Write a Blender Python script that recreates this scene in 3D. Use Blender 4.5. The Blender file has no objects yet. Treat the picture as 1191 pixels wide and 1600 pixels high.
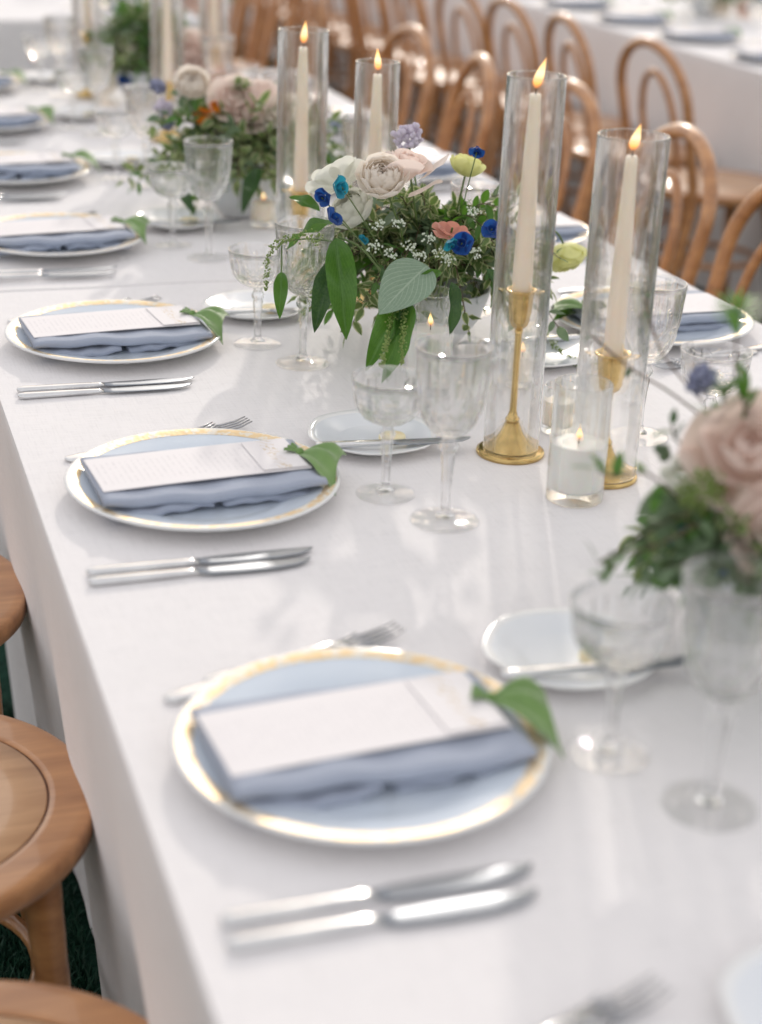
import bpy, math, random
from mathutils import Vector, Matrix, noise
R = math.radians
scene = bpy.context.scene
COL = scene.collection
rng = random.Random(7)
# ------------------------------------------------------------------ camera
# table tops are z = 0, the turf is z = GZ; the camera stands left of the long table
GZ = -0.76
PITCH, ROLL, FPX, CH, YAW = R(22.826), R(2.270), 2581.9, 0.706, R(19.1)
CX, CY = 595.5, 800.0
FW = Vector((math.sin(YAW)*math.cos(PITCH), math.cos(YAW)*math.cos(PITCH), -math.sin(PITCH)))
R0 = Vector((math.cos(YAW), -math.sin(YAW), 0)); U0 = R0.cross(FW)
cr, sr = math.cos(ROLL), math.sin(ROLL)
cam = bpy.data.cameras.new('camera'); cam_o = bpy.data.objects.new('camera', cam); COL.objects.link(cam_o)
rt = R0*cr + U0*sr; up = U0*cr - R0*sr
M = Matrix((rt, up, -FW)).transposed().to_4x4(); M.translation = Vector((0, 0, CH)); cam_o.matrix_world = M
cam.sensor_fit = 'VERTICAL'; cam.sensor_height = 49.57; cam.sensor_width = 49.57*1191/1600; cam.lens = 80
cam.clip_start = 0.05; cam.clip_end = 800
cam.dof.use_dof = True; cam.dof.focus_distance = 2.10; cam.dof.aperture_fstop = 3.6
scene.camera = cam_o
def tp(px, py, z=0.0):
    x, y = px-CX, CY-py
    d = FW*FPX + R0*(cr*x-sr*y) + U0*(sr*x+cr*y)
    return Vector((0, 0, CH)) + d*((z-CH)/d.z)
def at(px, py, k):
    x, y = (px-CX)/FPX, (CY-py)/FPX
    return Vector((0, 0, CH)) + FW*k + (R0*(cr*x-sr*y) + U0*(sr*x+cr*y))*k
# ------------------------------------------------------------------ sky, sun, exposure
SUN_AZ, SUN_EL = R(20.4), R(22)
world = bpy.data.worlds.new('World'); scene.world = world; world.use_nodes = True
wn = world.node_tree
sky = wn.nodes.new('ShaderNodeTexSky'); sky.sky_type = 'NISHITA'; sky.sun_disc = False
sky.sun_elevation = SUN_EL; sky.sun_rotation = SUN_AZ; sky.air_density = 1.0; sky.dust_density = 3.0; sky.ozone_density = 1.0
# a thin bright veil of cloud over the whole sky, slightly uneven
vt = wn.nodes.new('ShaderNodeTexCoord'); vn = wn.nodes.new('ShaderNodeTexNoise'); vn.inputs['Scale'].default_value = 2.2; vn.inputs['Detail'].default_value = 5
wn.links.new(vt.outputs['Generated'], vn.inputs['Vector'])
vr = wn.nodes.new('ShaderNodeValToRGB'); vr.color_ramp.elements[0].position = .3; vr.color_ramp.elements[0].color = (14.4, 14.1, 14.0, 1); vr.color_ramp.elements[1].position = .7; vr.color_ramp.elements[1].color = (18.6, 18.1, 17.9, 1)
wn.links.new(vn.outputs['Fac'], vr.inputs[0])
va = wn.nodes.new('ShaderNodeMix'); va.data_type = 'RGBA'; va.inputs[0].default_value = .6
wn.links.new(sky.outputs[0], va.inputs[6]); wn.links.new(vr.outputs[0], va.inputs[7])
wn.links.new(va.outputs[2], wn.nodes['Background'].inputs[0]); wn.nodes['Background'].inputs[1].default_value = 0.15
sl = bpy.data.lights.new('sun', 'SUN'); sl.energy = 2.0; sl.angle = R(1.2); sl.color = (1.0, 0.92, 0.83)
so = bpy.data.objects.new('sun', sl); COL.objects.link(so)
so.rotation_euler = (Vector((math.sin(SUN_AZ)*math.cos(SUN_EL), math.cos(SUN_AZ)*math.cos(SUN_EL), math.sin(SUN_EL)))).to_track_quat('Z', 'Y').to_euler()
vs = scene.view_settings; vs.view_transform = 'Standard'; vs.look = 'None'; vs.gamma = 1; vs.use_curve_mapping = False; vs.exposure = -0.77
scene.render.engine = 'CYCLES'
cy = scene.cycles; cy.use_denoising = True; cy.max_bounces = 28; cy.transmission_bounces = 26; cy.transparent_max_bounces = 40
cy.diffuse_bounces = 4; cy.glossy_bounces = 5; cy.sample_clamp_indirect = 16.0; cy.blur_glossy = 0.1; cy.use_adaptive_sampling = False
# ------------------------------------------------------------------ material helpers
def new_mat(name):
    m = bpy.data.materials.new(name); m.use_nodes = True
    return m, m.node_tree, m.node_tree.nodes['Principled BSDF']
def N(nt, t, **kw):
    n = nt.nodes.new(t)
    for k, v in kw.items(): setattr(n, k, v)
    return n
def noise_tex(nt, scale, detail=3, vec=None, stretch=None, rough=.5):
    n = N(nt, 'ShaderNodeTexNoise'); n.inputs['Scale'].default_value = scale; n.inputs['Detail'].default_value = detail; n.inputs['Roughness'].default_value = rough
    tc = N(nt, 'ShaderNodeTexCoord'); src = tc.outputs['Object']
    if stretch:
        mp = N(nt, 'ShaderNodeMapping'); mp.inputs['Scale'].default_value = stretch; nt.links.new(src, mp.inputs[0]); src = mp.outputs[0]
    nt.links.new(src, n.inputs['Vector']); return n
def ramp(nt, src, stops):
    r = N(nt, 'ShaderNodeValToRGB'); el = r.color_ramp.elements
    while len(el) > 1: el.remove(el[0])
    el[0].position = stops[0][0]; el[0].color = (*stops[0][1], 1)
    for p, c in stops[1:]:
        e = el.new(p); e.color = (*c, 1)
    nt.links.new(src, r.inputs[0]); return r
def bump(nt, b, src, strength, dist=.001):
    n = N(nt, 'ShaderNodeBump'); n.inputs['Strength'].default_value = strength; n.inputs['Distance'].default_value = dist
    nt.links.new(src, n.inputs['Height']); nt.links.new(n.outputs[0], b.inputs['Normal']); return n
def varied(name, c1, c2, scale=20, rough=.5, metal=0, stretch=None, bstr=0, bscale=None, bdist=.001, **inp):
    m, nt, b = new_mat(name)
    n = noise_tex(nt, scale, 4, stretch=stretch); r = ramp(nt, n.outputs[0], [(.3, c1), (.7, c2)]); nt.links.new(r.outputs[0], b.inputs['Base Color'])
    b.inputs['Roughness'].default_value = rough; b.inputs['Metallic'].default_value = metal
    if bstr:
        q = noise_tex(nt, bscale or scale*4, 3, stretch=stretch); bump(nt, b, q.outputs[0], bstr, bdist)
    for k, v in inp.items(): b.inputs[k.replace('_', ' ')].default_value = v
    return m
def translucent(m, col, fac):
    nt = m.node_tree; b = nt.nodes['Principled BSDF']; out = nt.nodes['Material Output']
    t = N(nt, 'ShaderNodeBsdfTranslucent'); mx = N(nt, 'ShaderNodeMixShader'); mx.inputs[0].default_value = fac
    if isinstance(col, tuple): t.inputs[0].default_value = (*col, 1)
    else: nt.links.new(col, t.inputs[0])
    nt.links.new(b.outputs[0], mx.inputs[1]); nt.links.new(t.outputs[0], mx.inputs[2]); nt.links.new(mx.outputs[0], out.inputs[0]); return m
# cloth: linen weave
def linen(name, col, var=.04, s=1.0, sheen=.3, fine=1.0):
    m, nt, b = new_mat(name)
    a = noise_tex(nt, 1.0, 2, stretch=(60*s, 900*s, 60*s)); c = noise_tex(nt, 1.0, 2, stretch=(900*s, 60*s, 900*s))
    ad = N(nt, 'ShaderNodeMath', operation='ADD'); nt.links.new(a.outputs[0], ad.inputs[0]); nt.links.new(c.outputs[0], ad.inputs[1])
    big = noise_tex(nt, 5, 4); br = ramp(nt, big.outputs[0], [(.3, tuple(v*(1-var) for v in col)), (.7, col)])
    wr = ramp(nt, ad.outputs[0], [(.6, (.90, .90, .90)), (1.0, (1, 1, 1))])
    mx = N(nt, 'ShaderNodeMix', data_type='RGBA', blend_type='MULTIPLY'); mx.inputs[0].default_value = 1
    nt.links.new(br.outputs[0], mx.inputs[6]); nt.links.new(wr.outputs[0], mx.inputs[7]); nt.links.new(mx.outputs[2], b.inputs['Base Color'])
    b.inputs['Roughness'].default_value = .85; b.inputs['Sheen Weight'].default_value = sheen
    bn = bump(nt, b, ad.outputs[0], .35*fine, .0006)
    w = noise_tex(nt, 6, 5, rough=.6); b2 = N(nt, 'ShaderNodeBump'); b2.inputs['Strength'].default_value = .45; b2.inputs['Distance'].default_value = .012
    nt.links.new(w.outputs[0], b2.inputs['Height']); nt.links.new(b2.outputs[0], bn.inputs['Normal'])
    return m
MAT = {}
MAT['cloth'] = linen('white linen cloth', (.81, .782, .782), .03, .42, .25, 2.0)
MAT['napkin'] = linen('slate blue linen', (.37, .41, .505), .1, .8, .25, .9)
MAT['wood'] = varied('honey beech wood', (.36, .155, .058), (.60, .295, .12), 3, .34, stretch=(2, 14, 14), bstr=.08, bscale=8, Coat_Weight=.55, Coat_Roughness=.06)
MAT['panel'] = varied('pale beech plywood', (.50, .28, .14), (.68, .41, .22), 3, .36, stretch=(2, 14, 2), bstr=.05, bscale=8, Coat_Weight=.55, Coat_Roughness=.06)
MAT['groove'] = varied('dark groove', (.08, .03, .015), (.13, .05, .025), 20, .6)
MAT['porcelain'] = varied('white porcelain', (.80, .80, .80), (.83, .83, .82), 8, .12)
MAT['bluewell'] = varied('pale blue glazed porcelain', (.62, .69, .78), (.68, .74, .81), 10, .14)
MAT['palewell'] = varied('faintly blue white glaze', (.72, .75, .79), (.77, .79, .82), 10, .14)
MAT['steel'] = varied('polished steel', (.62, .62, .63), (.72, .72, .72), 30, .16, 1)
MAT['tine_steel'] = varied('fork steel', (.40, .41, .43), (.5, .5, .52), 30, .25, 1)
MAT['dark_reflection_steel'] = varied('brushed steel with painted dark reflection', (.26, .28, .31), (.34, .36, .39), 30, .38, 1, stretch=(3, 60, 60))  # dark reflection on the knife blades is painted into the base colour
MAT['brass'] = varied('aged brass', (.50, .35, .14), (.74, .54, .24), 40, .17, 1, bstr=.25, bscale=60)
MAT['wax'] = varied('ivory wax', (.84, .72, .59), (.89, .79, .67), 12, .4, Subsurface_Weight=.5, Subsurface_Scale=.02)
MAT['wax'].node_tree.nodes['Principled BSDF'].inputs['Subsurface Radius'].default_value = (1, .7, .45)
MAT['white_wax'] = varied('white wax', (.80, .78, .74), (.86, .84, .80), 12, .35, Subsurface_Weight=.3, Subsurface_Scale=.01)
MAT['wick'] = varied('charred wick', (.03, .02, .015), (.06, .04, .03), 60, .8)
MAT['butter'] = varied('yellow butter', (.80, .68, .40), (.86, .76, .50), 30, .45, Subsurface_Weight=.2, Subsurface_Scale=.005)
MAT['soil'] = varied('bowl glaze', (.60, .62, .64), (.70, .71, .72), 9, .3)
MAT['green_silk'] = varied('green silk', (.12, .23, .055), (.165, .29, .075), 25, .55, bstr=.1, bscale=160, Sheen_Weight=.3)
def turf_mat():
    m, nt, b = new_mat('dark green turf')
    n = noise_tex(nt, 90, 5); r = ramp(nt, n.outputs[0], [(.3, (.006, .03, .02)), (.7, (.018, .07, .045))]); nt.links.new(r.outputs[0], b.inputs['Base Color'])
    b.inputs['Roughness'].default_value = .9; bump(nt, b, n.outputs[0], 1, .02); b.inputs['Specular IOR Level'].default_value = .15; return m
MAT['turf'] = turf_mat()
MAT['blade'] = varied('turf blade', (.008, .045, .026), (.02, .09, .05), 30, .6)
def gold_band():
    m, nt, b = new_mat('ornate gold band')
    v = N(nt, 'ShaderNodeTexVoronoi'); v.inputs['Scale'].default_value = 150; tc = N(nt, 'ShaderNodeTexCoord'); nt.links.new(tc.outputs['Object'], v.inputs['Vector'])
    n = noise_tex(nt, 120, 3)
    mask = ramp(nt, n.outputs[0], [(.38, (1, 1, 1)), (.48, (1, 1, 1)), (.57, (.05, .05, .05))])
    cr_ = N(nt, 'ShaderNodeMix', data_type='RGBA'); cr_.inputs[6].default_value = (.78, .74, .66, 1); cr_.inputs[7].default_value = (.76, .58, .34, 1)
    nt.links.new(mask.outputs[0], cr_.inputs[0]); nt.links.new(cr_.outputs[2], b.inputs['Base Color'])
    mm = N(nt, 'ShaderNodeMath', operation='MULTIPLY'); mm.inputs[1].default_value = .35; nt.links.new(mask.outputs[0], mm.inputs[0])
    ma = N(nt, 'ShaderNodeMath', operation='ADD'); ma.inputs[1].default_value = .25; nt.links.new(mm.outputs[0], ma.inputs[0]); nt.links.new(ma.outputs[0], b.inputs['Metallic'])
    b.inputs['Roughness'].default_value = .45; bump(nt, b, v.outputs[0], .3, .0008); return m
MAT['gold'] = gold_band()
def paper_mat(name, script=False):
    m, nt, b = new_mat(name); b.inputs['Roughness'].default_value = .7
    tc = N(nt, 'ShaderNodeTexCoord'); sp = N(nt, 'ShaderNodeSeparateXYZ'); nt.links.new(tc.outputs['Object'], sp.inputs[0])
    base = (.80, .765, .77)
    if script:   # a swash of thin gold lettering strokes
        w = N(nt, 'ShaderNodeTexWave', wave_type='BANDS', bands_direction='DIAGONAL'); w.inputs['Scale'].default_value = 55; w.inputs['Distortion'].default_value = 9; w.inputs['Detail'].default_value = 2; w.inputs['Detail Scale'].default_value = 1.5
        nt.links.new(tc.outputs['Object'], w.inputs['Vector'])
        ln = ramp(nt, w.outputs[0], [(.0, (1, 1, 1)), (.10, (0, 0, 0))])
        g = N(nt, 'ShaderNodeMath', operation='ABSOLUTE'); nt.links.new(sp.outputs[0], g.inputs[0])
        l2 = N(nt, 'ShaderNodeMath', operation='LESS_THAN'); l2.inputs[1].default_value = .008; nt.links.new(g.outputs[0], l2.inputs[0])
        mu = N(nt, 'ShaderNodeMath', operation='MULTIPLY'); nt.links.new(ln.outputs[0], mu.inputs[0]); nt.links.new(l2.outputs[0], mu.inputs[1])
        ink = (.55, .40, .20)
    else:       # rows of small grey print running across the narrow way
        mx = N(nt, 'ShaderNodeMath', operation='MULTIPLY'); mx.inputs[1].default_value = 900; nt.links.new(sp.outputs[0], mx.inputs[0])
        sn = N(nt, 'ShaderNodeMath', operation='SINE'); nt.links.new(mx.outputs[0], sn.inputs[0])
        gt = N(nt, 'ShaderNodeMath', operation='GREATER_THAN'); gt.inputs[1].default_value = .45; nt.links.new(sn.outputs[0], gt.inputs[0])
        n = noise_tex(nt, 1, 2, stretch=(60, 420, 1)); g2 = N(nt, 'ShaderNodeMath', operation='GREATER_THAN'); g2.inputs[1].default_value = .5; nt.links.new(n.outputs[0], g2.inputs[0])
        mu = N(nt, 'ShaderNodeMath', operation='MULTIPLY'); nt.links.new(gt.outputs[0], mu.inputs[0]); nt.links.new(g2.outputs[0], mu.inputs[1])
        ab = N(nt, 'ShaderNodeMath', operation='ABSOLUTE'); nt.links.new(sp.outputs[1], ab.inputs[0])
        l3 = N(nt, 'ShaderNodeMath', operation='LESS_THAN'); l3.inputs[1].default_value = .032; nt.links.new(ab.outputs[0], l3.inputs[0])
        m3 = N(nt, 'ShaderNodeMath', operation='MULTIPLY'); nt.links.new(mu.outputs[0], m3.inputs[0]); nt.links.new(l3.outputs[0], m3.inputs[1]); mu = m3
        ink = (.70, .67, .68)
    c = N(nt, 'ShaderNodeMix', data_type='RGBA'); c.inputs[6].default_value = (*base, 1); c.inputs[7].default_value = (*ink, 1)
    nt.links.new(mu.outputs[0], c.inputs[0]); nt.links.new(c.outputs[2], b.inputs['Base Color']); return m
MAT['menu'] = paper_mat('printed menu paper'); MAT['card'] = paper_mat('gold script paper', True)
def glass(name, tint=(1, 1, 1), lo=.1, hi=1.0, ior=1.45, rough=0.0, edge=.75):
    """clear where a thin wall is met face on, fully refracting towards its edges"""
    m, nt, b = new_mat(name); out = nt.nodes['Material Output']
    b.inputs['Base Color'].default_value = (*tint, 1); b.inputs['Transmission Weight'].default_value = 1; b.inputs['IOR'].default_value = ior; b.inputs['Roughness'].default_value = rough
    t = N(nt, 'ShaderNodeBsdfTransparent'); t.inputs[0].default_value = (*tint, 1)
    lw = N(nt, 'ShaderNodeLayerWeight'); lw.inputs['Blend'].default_value = .5
    mr = N(nt, 'ShaderNodeMapRange'); mr.inputs['From Max'].default_value = edge; mr.inputs['To Min'].default_value = lo; mr.inputs['To Max'].default_value = hi; nt.links.new(lw.outputs['Facing'], mr.inputs[0])
    mx = N(nt, 'ShaderNodeMixShader'); nt.links.new(mr.outputs[0], mx.inputs[0])
    nt.links.new(t.outputs[0], mx.inputs[1]); nt.links.new(b.outputs[0], mx.inputs[2]); nt.links.new(mx.outputs[0], out.inputs[0]); return m
MAT['crystal'] = glass('clear cut crystal', (1, 1, 1), .20, .95, 1.5, .004, .85)
MAT['crystal_foot'] = glass('clear crystal foot', (.998, .998, .998), .1, .45, 1.5, .0, .9)
MAT['tube_glass'] = glass('clear blown glass', (.998, .998, .996), .10, 1, 1.46, .0, .8)
MAT['votive_glass'] = glass('clear votive glass', (.992, .997, .992), .12, .8, 1.46, .0, .8)
MAT['blush_glass'] = glass('blush tinted glass', (.95, .83, .78), .3, .9, 1.46, .02)
def flame_mat():
    m, nt, b = new_mat('candle flame'); out = nt.nodes['Material Output']
    tc = N(nt, 'ShaderNodeTexCoord'); sp = N(nt, 'ShaderNodeSeparateXYZ'); nt.links.new(tc.outputs['Generated'], sp.inputs[0])
    r = ramp(nt, sp.outputs[2], [(0, (.30, .10, .05)), (.18, (1, .42, .10)), (.5, (1, .80, .46)), (.8, (1, .66, .25)), (1, (1, .45, .12))])
    e = N(nt, 'ShaderNodeEmission'); e.inputs[1].default_value = 3.2; nt.links.new(r.outputs[0], e.inputs[0])
    t = N(nt, 'ShaderNodeBsdfTransparent'); mx = N(nt, 'ShaderNodeMixShader'); mx.inputs[0].default_value = .3
    nt.links.new(e.outputs[0], mx.inputs[1]); nt.links.new(t.outputs[0], mx.inputs[2]); nt.links.new(mx.outputs[0], out.inputs[0]); return m
MAT['flame'] = flame_mat()
def leaf_mat(name, c1, c2, edge=None, vein=None, fac=.35, tr=None, rough=.4):
    m, nt, b = new_mat(name)
    uv = N(nt, 'ShaderNodeUVMap'); sp = N(nt, 'ShaderNodeSeparateXYZ'); nt.links.new(uv.outputs[0], sp.inputs[0])
    oi = N(nt, 'ShaderNodeObjectInfo'); n = noise_tex(nt, 35, 3)
    r = ramp(nt, n.outputs[0], [(.3, c1), (.7, c2)]); src = r.outputs[0]
    if edge or vein:
        s = N(nt, 'ShaderNodeMath', operation='SUBTRACT'); s.inputs[1].default_value = .5; nt.links.new(sp.outputs[0], s.inputs[0])
        a = N(nt, 'ShaderNodeMath', operation='ABSOLUTE'); nt.links.new(s.outputs[0], a.inputs[0])
        n2 = noise_tex(nt, 260, 2); ad = N(nt, 'ShaderNodeMath', operation='MULTIPLY_ADD'); nt.links.new(n2.outputs[0], ad.inputs[0]); ad.inputs[1].default_value = .25; nt.links.new(a.outputs[0], ad.inputs[2])
        if edge: mk_ = ramp(nt, ad.outputs[0], [(.42, (0, 0, 0)), (.50, (1, 1, 1))])
        else:
            # midrib and side veins
            yy = N(nt, 'ShaderNodeMath', operation='MULTIPLY_ADD'); nt.links.new(a.outputs[0], yy.inputs[0]); yy.inputs[1].default_value = -1.3
            nt.links.new(sp.outputs[1], yy.inputs[2]); fr = N(nt, 'ShaderNodeMath', operation='MULTIPLY'); fr.inputs[1].default_value = 52; nt.links.new(yy.outputs[0], fr.inputs[0])
            si = N(nt, 'ShaderNodeMath', operation='SINE'); nt.links.new(fr.outputs[0], si.inputs[0]); g = N(nt, 'ShaderNodeMath', operation='GREATER_THAN'); g.inputs[1].default_value = .93; nt.links.new(si.outputs[0], g.inputs[0])
            l = N(nt, 'ShaderNodeMath', operation='LESS_THAN'); l.inputs[1].default_value = .018; nt.links.new(a.outputs[0], l.inputs[0])
            mk_ = N(nt, 'ShaderNodeMath', operation='MAXIMUM'); nt.links.new(g.outputs[0], mk_.inputs[0]); nt.links.new(l.outputs[0], mk_.inputs[1])
        c = N(nt, 'ShaderNodeMix', data_type='RGBA'); nt.links.new(mk_.outputs[0], c.inputs[0]); nt.links.new(src, c.inputs[6]); c.inputs[7].default_value = (*(edge or vein), 1); src = c.outputs[2]
    nt.links.new(src, b.inputs['Base Color']); b.inputs['Roughness'].default_value = rough
    return translucent(m, tr or src, fac)
MAT['leaf_varieg'] = leaf_mat('cream edged green leaf', (.095, .165, .045), (.20, .285, .085), edge=(.54, .56, .31), fac=.42)
MAT['leaf_green'] = leaf_mat('fresh green leaf', (.035, .10, .02), (.075, .18, .035), vein=(.10, .22, .05), tr=(.13, .30, .03), fac=.38)
MAT['leaf_sage'] = leaf_mat('sage green leaf', (.13, .20, .11), (.20, .28, .155))
MAT['leaf_dark'] = leaf_mat('dark green leaf', (.03, .085, .025), (.07, .14, .04))
MAT['leaf_grey'] = leaf_mat('grey green veined leaf', (.20, .29, .20), (.25, .34, .24), vein=(.34, .43, .32), fac=.15, rough=.6)
MAT['fern'] = leaf_mat('bright fern', (.12, .30, .04), (.2, .42, .07), fac=.5)
MAT['stem'] = varied('green stem', (.07, .13, .03), (.14, .20, .06), 30, .5)
MAT['twig'] = varied('brown twig', (.06, .035, .025), (.12, .07, .04), 30, .6)
def petal(name, c1, c2, fac=.4):
    m = varied(name, c1, c2, 40, .55, Sheen_Weight=.2); return translucent(m, tuple(min(1, v*1.05) for v in c2), fac)
MAT['cream'] = petal('cream petal', (.90, .82, .74), (.93, .88, .81), .45); MAT['white_petal'] = petal('white petal', (.80, .80, .70), (.86, .86, .80))
MAT['blush'] = petal('blush petal', (.85, .69, .62), (.90, .79, .73), .45); MAT['mauve'] = petal('dusty mauve petal', (.76, .60, .53), (.85, .72, .65), .4)
MAT['lilac'] = petal('lilac petal', (.70, .63, .74), (.80, .75, .83)); MAT['lemon'] = petal('lemon petal', (.82, .80, .28), (.88, .88, .48))
MAT['coral'] = petal('coral petal', (.55, .22, .15), (.66, .32, .24)); MAT['orange'] = petal('orange petal', (.85, .30, .02), (.9, .42, .03))
MAT['teal'] = petal('teal petal', (.008, .17, .28), (.02, .32, .43)); MAT['royal'] = petal('royal blue petal', (.01, .022, .19), (.012, .09, .34))
MAT['greyblue'] = petal('grey blue floret', (.26, .28, .44), (.40, .42, .56)); MAT['speck'] = petal('tiny white blossom', (.62, .68, .56), (.80, .84, .76))
MAT['amaranth'] = petal('green amaranth', (.22, .32, .07), (.36, .46, .14), .3)
# ------------------------------------------------------------------ mesh helpers
def link_obj(name, data, parent=None):
    o = bpy.data.objects.new(name, data); COL.objects.link(o)
    if parent is not None: o.parent = parent
    return o
def mesh(name, V, F, mats, smooth=True, mi=None, uv=None):
    me = bpy.data.meshes.new(name); me.from_pydata([tuple(v) for v in V], [], F)
    for m in (mats if isinstance(mats, (list, tuple)) else [mats]): me.materials.append(MAT[m] if isinstance(m, str) else m)
    if smooth: me.polygons.foreach_set('use_smooth', [True]*len(me.polygons))
    if mi: me.polygons.foreach_set('material_index', mi)
    if uv:
        l = me.uv_layers.new(name='UVMap'); vi = [0]*len(me.loops); me.loops.foreach_get('vertex_index', vi)
        l.data.foreach_set('uv', [c for i in vi for c in uv[i]])
    me.update(); return me
class MB:
    def __init__(s): s.V = []; s.F = []; s.mi = []; s.uv = []
    def add(s, VF, mat=None, mi=0, uv=None):
        V, F = VF; o = len(s.V)
        s.V += [mat @ Vector(v) for v in V] if mat is not None else [Vector(v) for v in V]
        s.F += [tuple(i+o for i in f) for f in F]; s.mi += [mi]*len(F); s.uv += uv if uv else [(0, 0)]*len(V)
    def build(s, name, mats, parent=None, smooth=True):
        return link_obj(name, mesh(name, s.V, s.F, mats, smooth, s.mi, s.uv), parent)
def part(name, VF, mats, parent, smooth=True, uv=None):
    return link_obj(name, mesh(name, VF[0], VF[1], mats, smooth, None, uv), parent)
def tag(o, label=None, cat=None, group=None, kind=None):
    if label: o['label'] = label
    if cat: o['category'] = cat
    if group: o['group'] = group
    if kind: o['kind'] = kind
    return o
def thing(name, label, cat, group=None, loc=(0, 0, 0), rz=0):
    o = link_obj(name, None); o.location = loc; o.rotation_euler = (0, 0, rz); return tag(o, label, cat, group)
def dup(root, loc, rz=0, label=None, group=None):
    def cp(o, par):
        c = o.copy(); COL.objects.link(c)
        if par is not None: c.parent = par
        for ch in o.children: cp(ch, c)
        return c
    r = cp(root, None); r.location = loc; r.rotation_euler = (0, 0, rz)
    if label: r['label'] = label
    if group: r['group'] = group
    return r
def first_or_dup(store, key, maker, loc, rz, label, cat, group):
    if key not in store:
        o = maker(label, cat, group); o.location = loc; o.rotation_euler = (0, 0, rz); store[key] = o; return o
    o = dup(store[key], loc, rz, label); o['group'] = group; return o
def lathe(prof, n=48, rf=None, closed=False):
    V = []; F = []; m = len(prof)
    for (r, z) in prof:
        for i in range(n):
            a = 2*math.pi*i/n; rr = r if rf is None else rf(r, z, a)
            V.append((rr*math.cos(a), rr*math.sin(a), z))
    last = m if closed else m-1
    for j in range(last):
        j2 = (j+1) % m
        for i in range(n):
            i2 = (i+1) % n; F.append((j*n+i, j*n+i2, j2*n+i2, j2*n+i))
    return V, F
def spline(pts, seg=6):
    P = [Vector(p) for p in pts]; out = []
    for i in range(len(P)-1):
        a = P[max(i-1, 0)]; b = P[i]; c = P[i+1]; d = P[min(i+2, len(P)-1)]
        for s in range(seg):
            t = s/seg; out.append(.5*((2*b)+(-a+c)*t+(2*a-5*b+4*c-d)*t*t+(-a+3*b-3*c+d)*t**3))
    out.append(P[-1]); return out
def tube(pts, rad, n=10, closed=False, flat=1.0):
    P = [Vector(p) for p in pts]; m = len(P); V = []; F = []
    t0 = (P[1]-P[0]).normalized(); nrm = t0.orthogonal().normalized() if abs(t0.z) > .9 else t0.cross(Vector((0, 0, 1))).normalized()
    for i in range(m):
        t = (P[(i+1) % m]-P[i-1]) if closed else (P[min(i+1, m-1)]-P[max(i-1, 0)])
        t.normalize(); nrm = (nrm-t*nrm.dot(t)).normalized(); b = t.cross(nrm)
        r = rad[i] if isinstance(rad, (list, tuple)) else rad
        for k in range(n):
            a = 2*math.pi*k/n; V.append(P[i]+nrm*(r*math.cos(a))+b*(r*flat*math.sin(a)))
    for i in range(m if closed else m-1):
        i2 = (i+1) % m
        for k in range(n): k2 = (k+1) % n; F.append((i*n+k, i*n+k2, i2*n+k2, i2*n+k))
    if not closed: F.append(tuple(range(n))[::-1]); F.append(tuple((m-1)*n+k for k in range(n)))
    return V, F
def loft(st, n=12, pw=.7):
    """stations (x, yc, zc, half width, half thickness)"""
    V = []; F = []
    for (x, yc, zc, w, t) in st:
        for k in range(n):
            a = 2*math.pi*k/n; c, s = math.cos(a), math.sin(a)
            V.append((x, yc+w*math.copysign(abs(c)**pw, c), zc+t*math.copysign(abs(s)**pw, s)))
    for i in range(len(st)-1):
        for k in range(n): k2 = (k+1) % n; F.append((i*n+k, i*n+k2, (i+1)*n+k2, (i+1)*n+k))
    F.append(tuple(range(n))[::-1]); F.append(tuple((len(st)-1)*n+k for k in range(n)))
    return V, F
def box(x0, x1, y0, y1, z0, z1):
    V = [(x, y, z) for z in (z0, z1) for y in (y0, y1) for x in (x0, x1)]
    return V, [(0, 2, 3, 1), (4, 5, 7, 6), (0, 1, 5, 4), (2, 6, 7, 3), (0, 4, 6, 2), (1, 3, 7, 5)]
def sheet(fn, nu, nv, th=0.0):
    V = []; F = []; uv = []
    G = [[Vector(fn(i/(nu-1), j/(nv-1))) for j in range(nv)] for i in range(nu)]
    for s in ((1, -1) if th else (0,)):
        for i in range(nu):
            for j in range(nv):
                p = G[i][j].copy()
                if s:
                    a = G[min(i+1, nu-1)][j]-G[max(i-1, 0)][j]; b = G[i][min(j+1, nv-1)]-G[i][max(j-1, 0)]
                    nn = a.cross(b); p += nn.normalized()*(s*th/2) if nn.length > 0 else Vector()
                V.append(p); uv.append((j/(nv-1), i/(nu-1)))
    q = lambda i, j: i*nv+j
    for i in range(nu-1):
        for j in range(nv-1):
            F.append((q(i, j), q(i+1, j), q(i+1, j+1), q(i, j+1)))
            if th: o = nu*nv; F.append((o+q(i, j), o+q(i, j+1), o+q(i+1, j+1), o+q(i+1, j)))
    if th:
        o = nu*nv; rim = [q(i, 0) for i in range(nu)]+[q(nu-1, j) for j in range(1, nv)]+[q(i, nv-1) for i in range(nu-2, -1, -1)]+[q(0, j) for j in range(nv-2, 0, -1)]
        for k in range(len(rim)): a, b = rim[k], rim[(k+1) % len(rim)]; F.append((a, b, o+b, o+a))
    return V, F, uv
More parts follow.
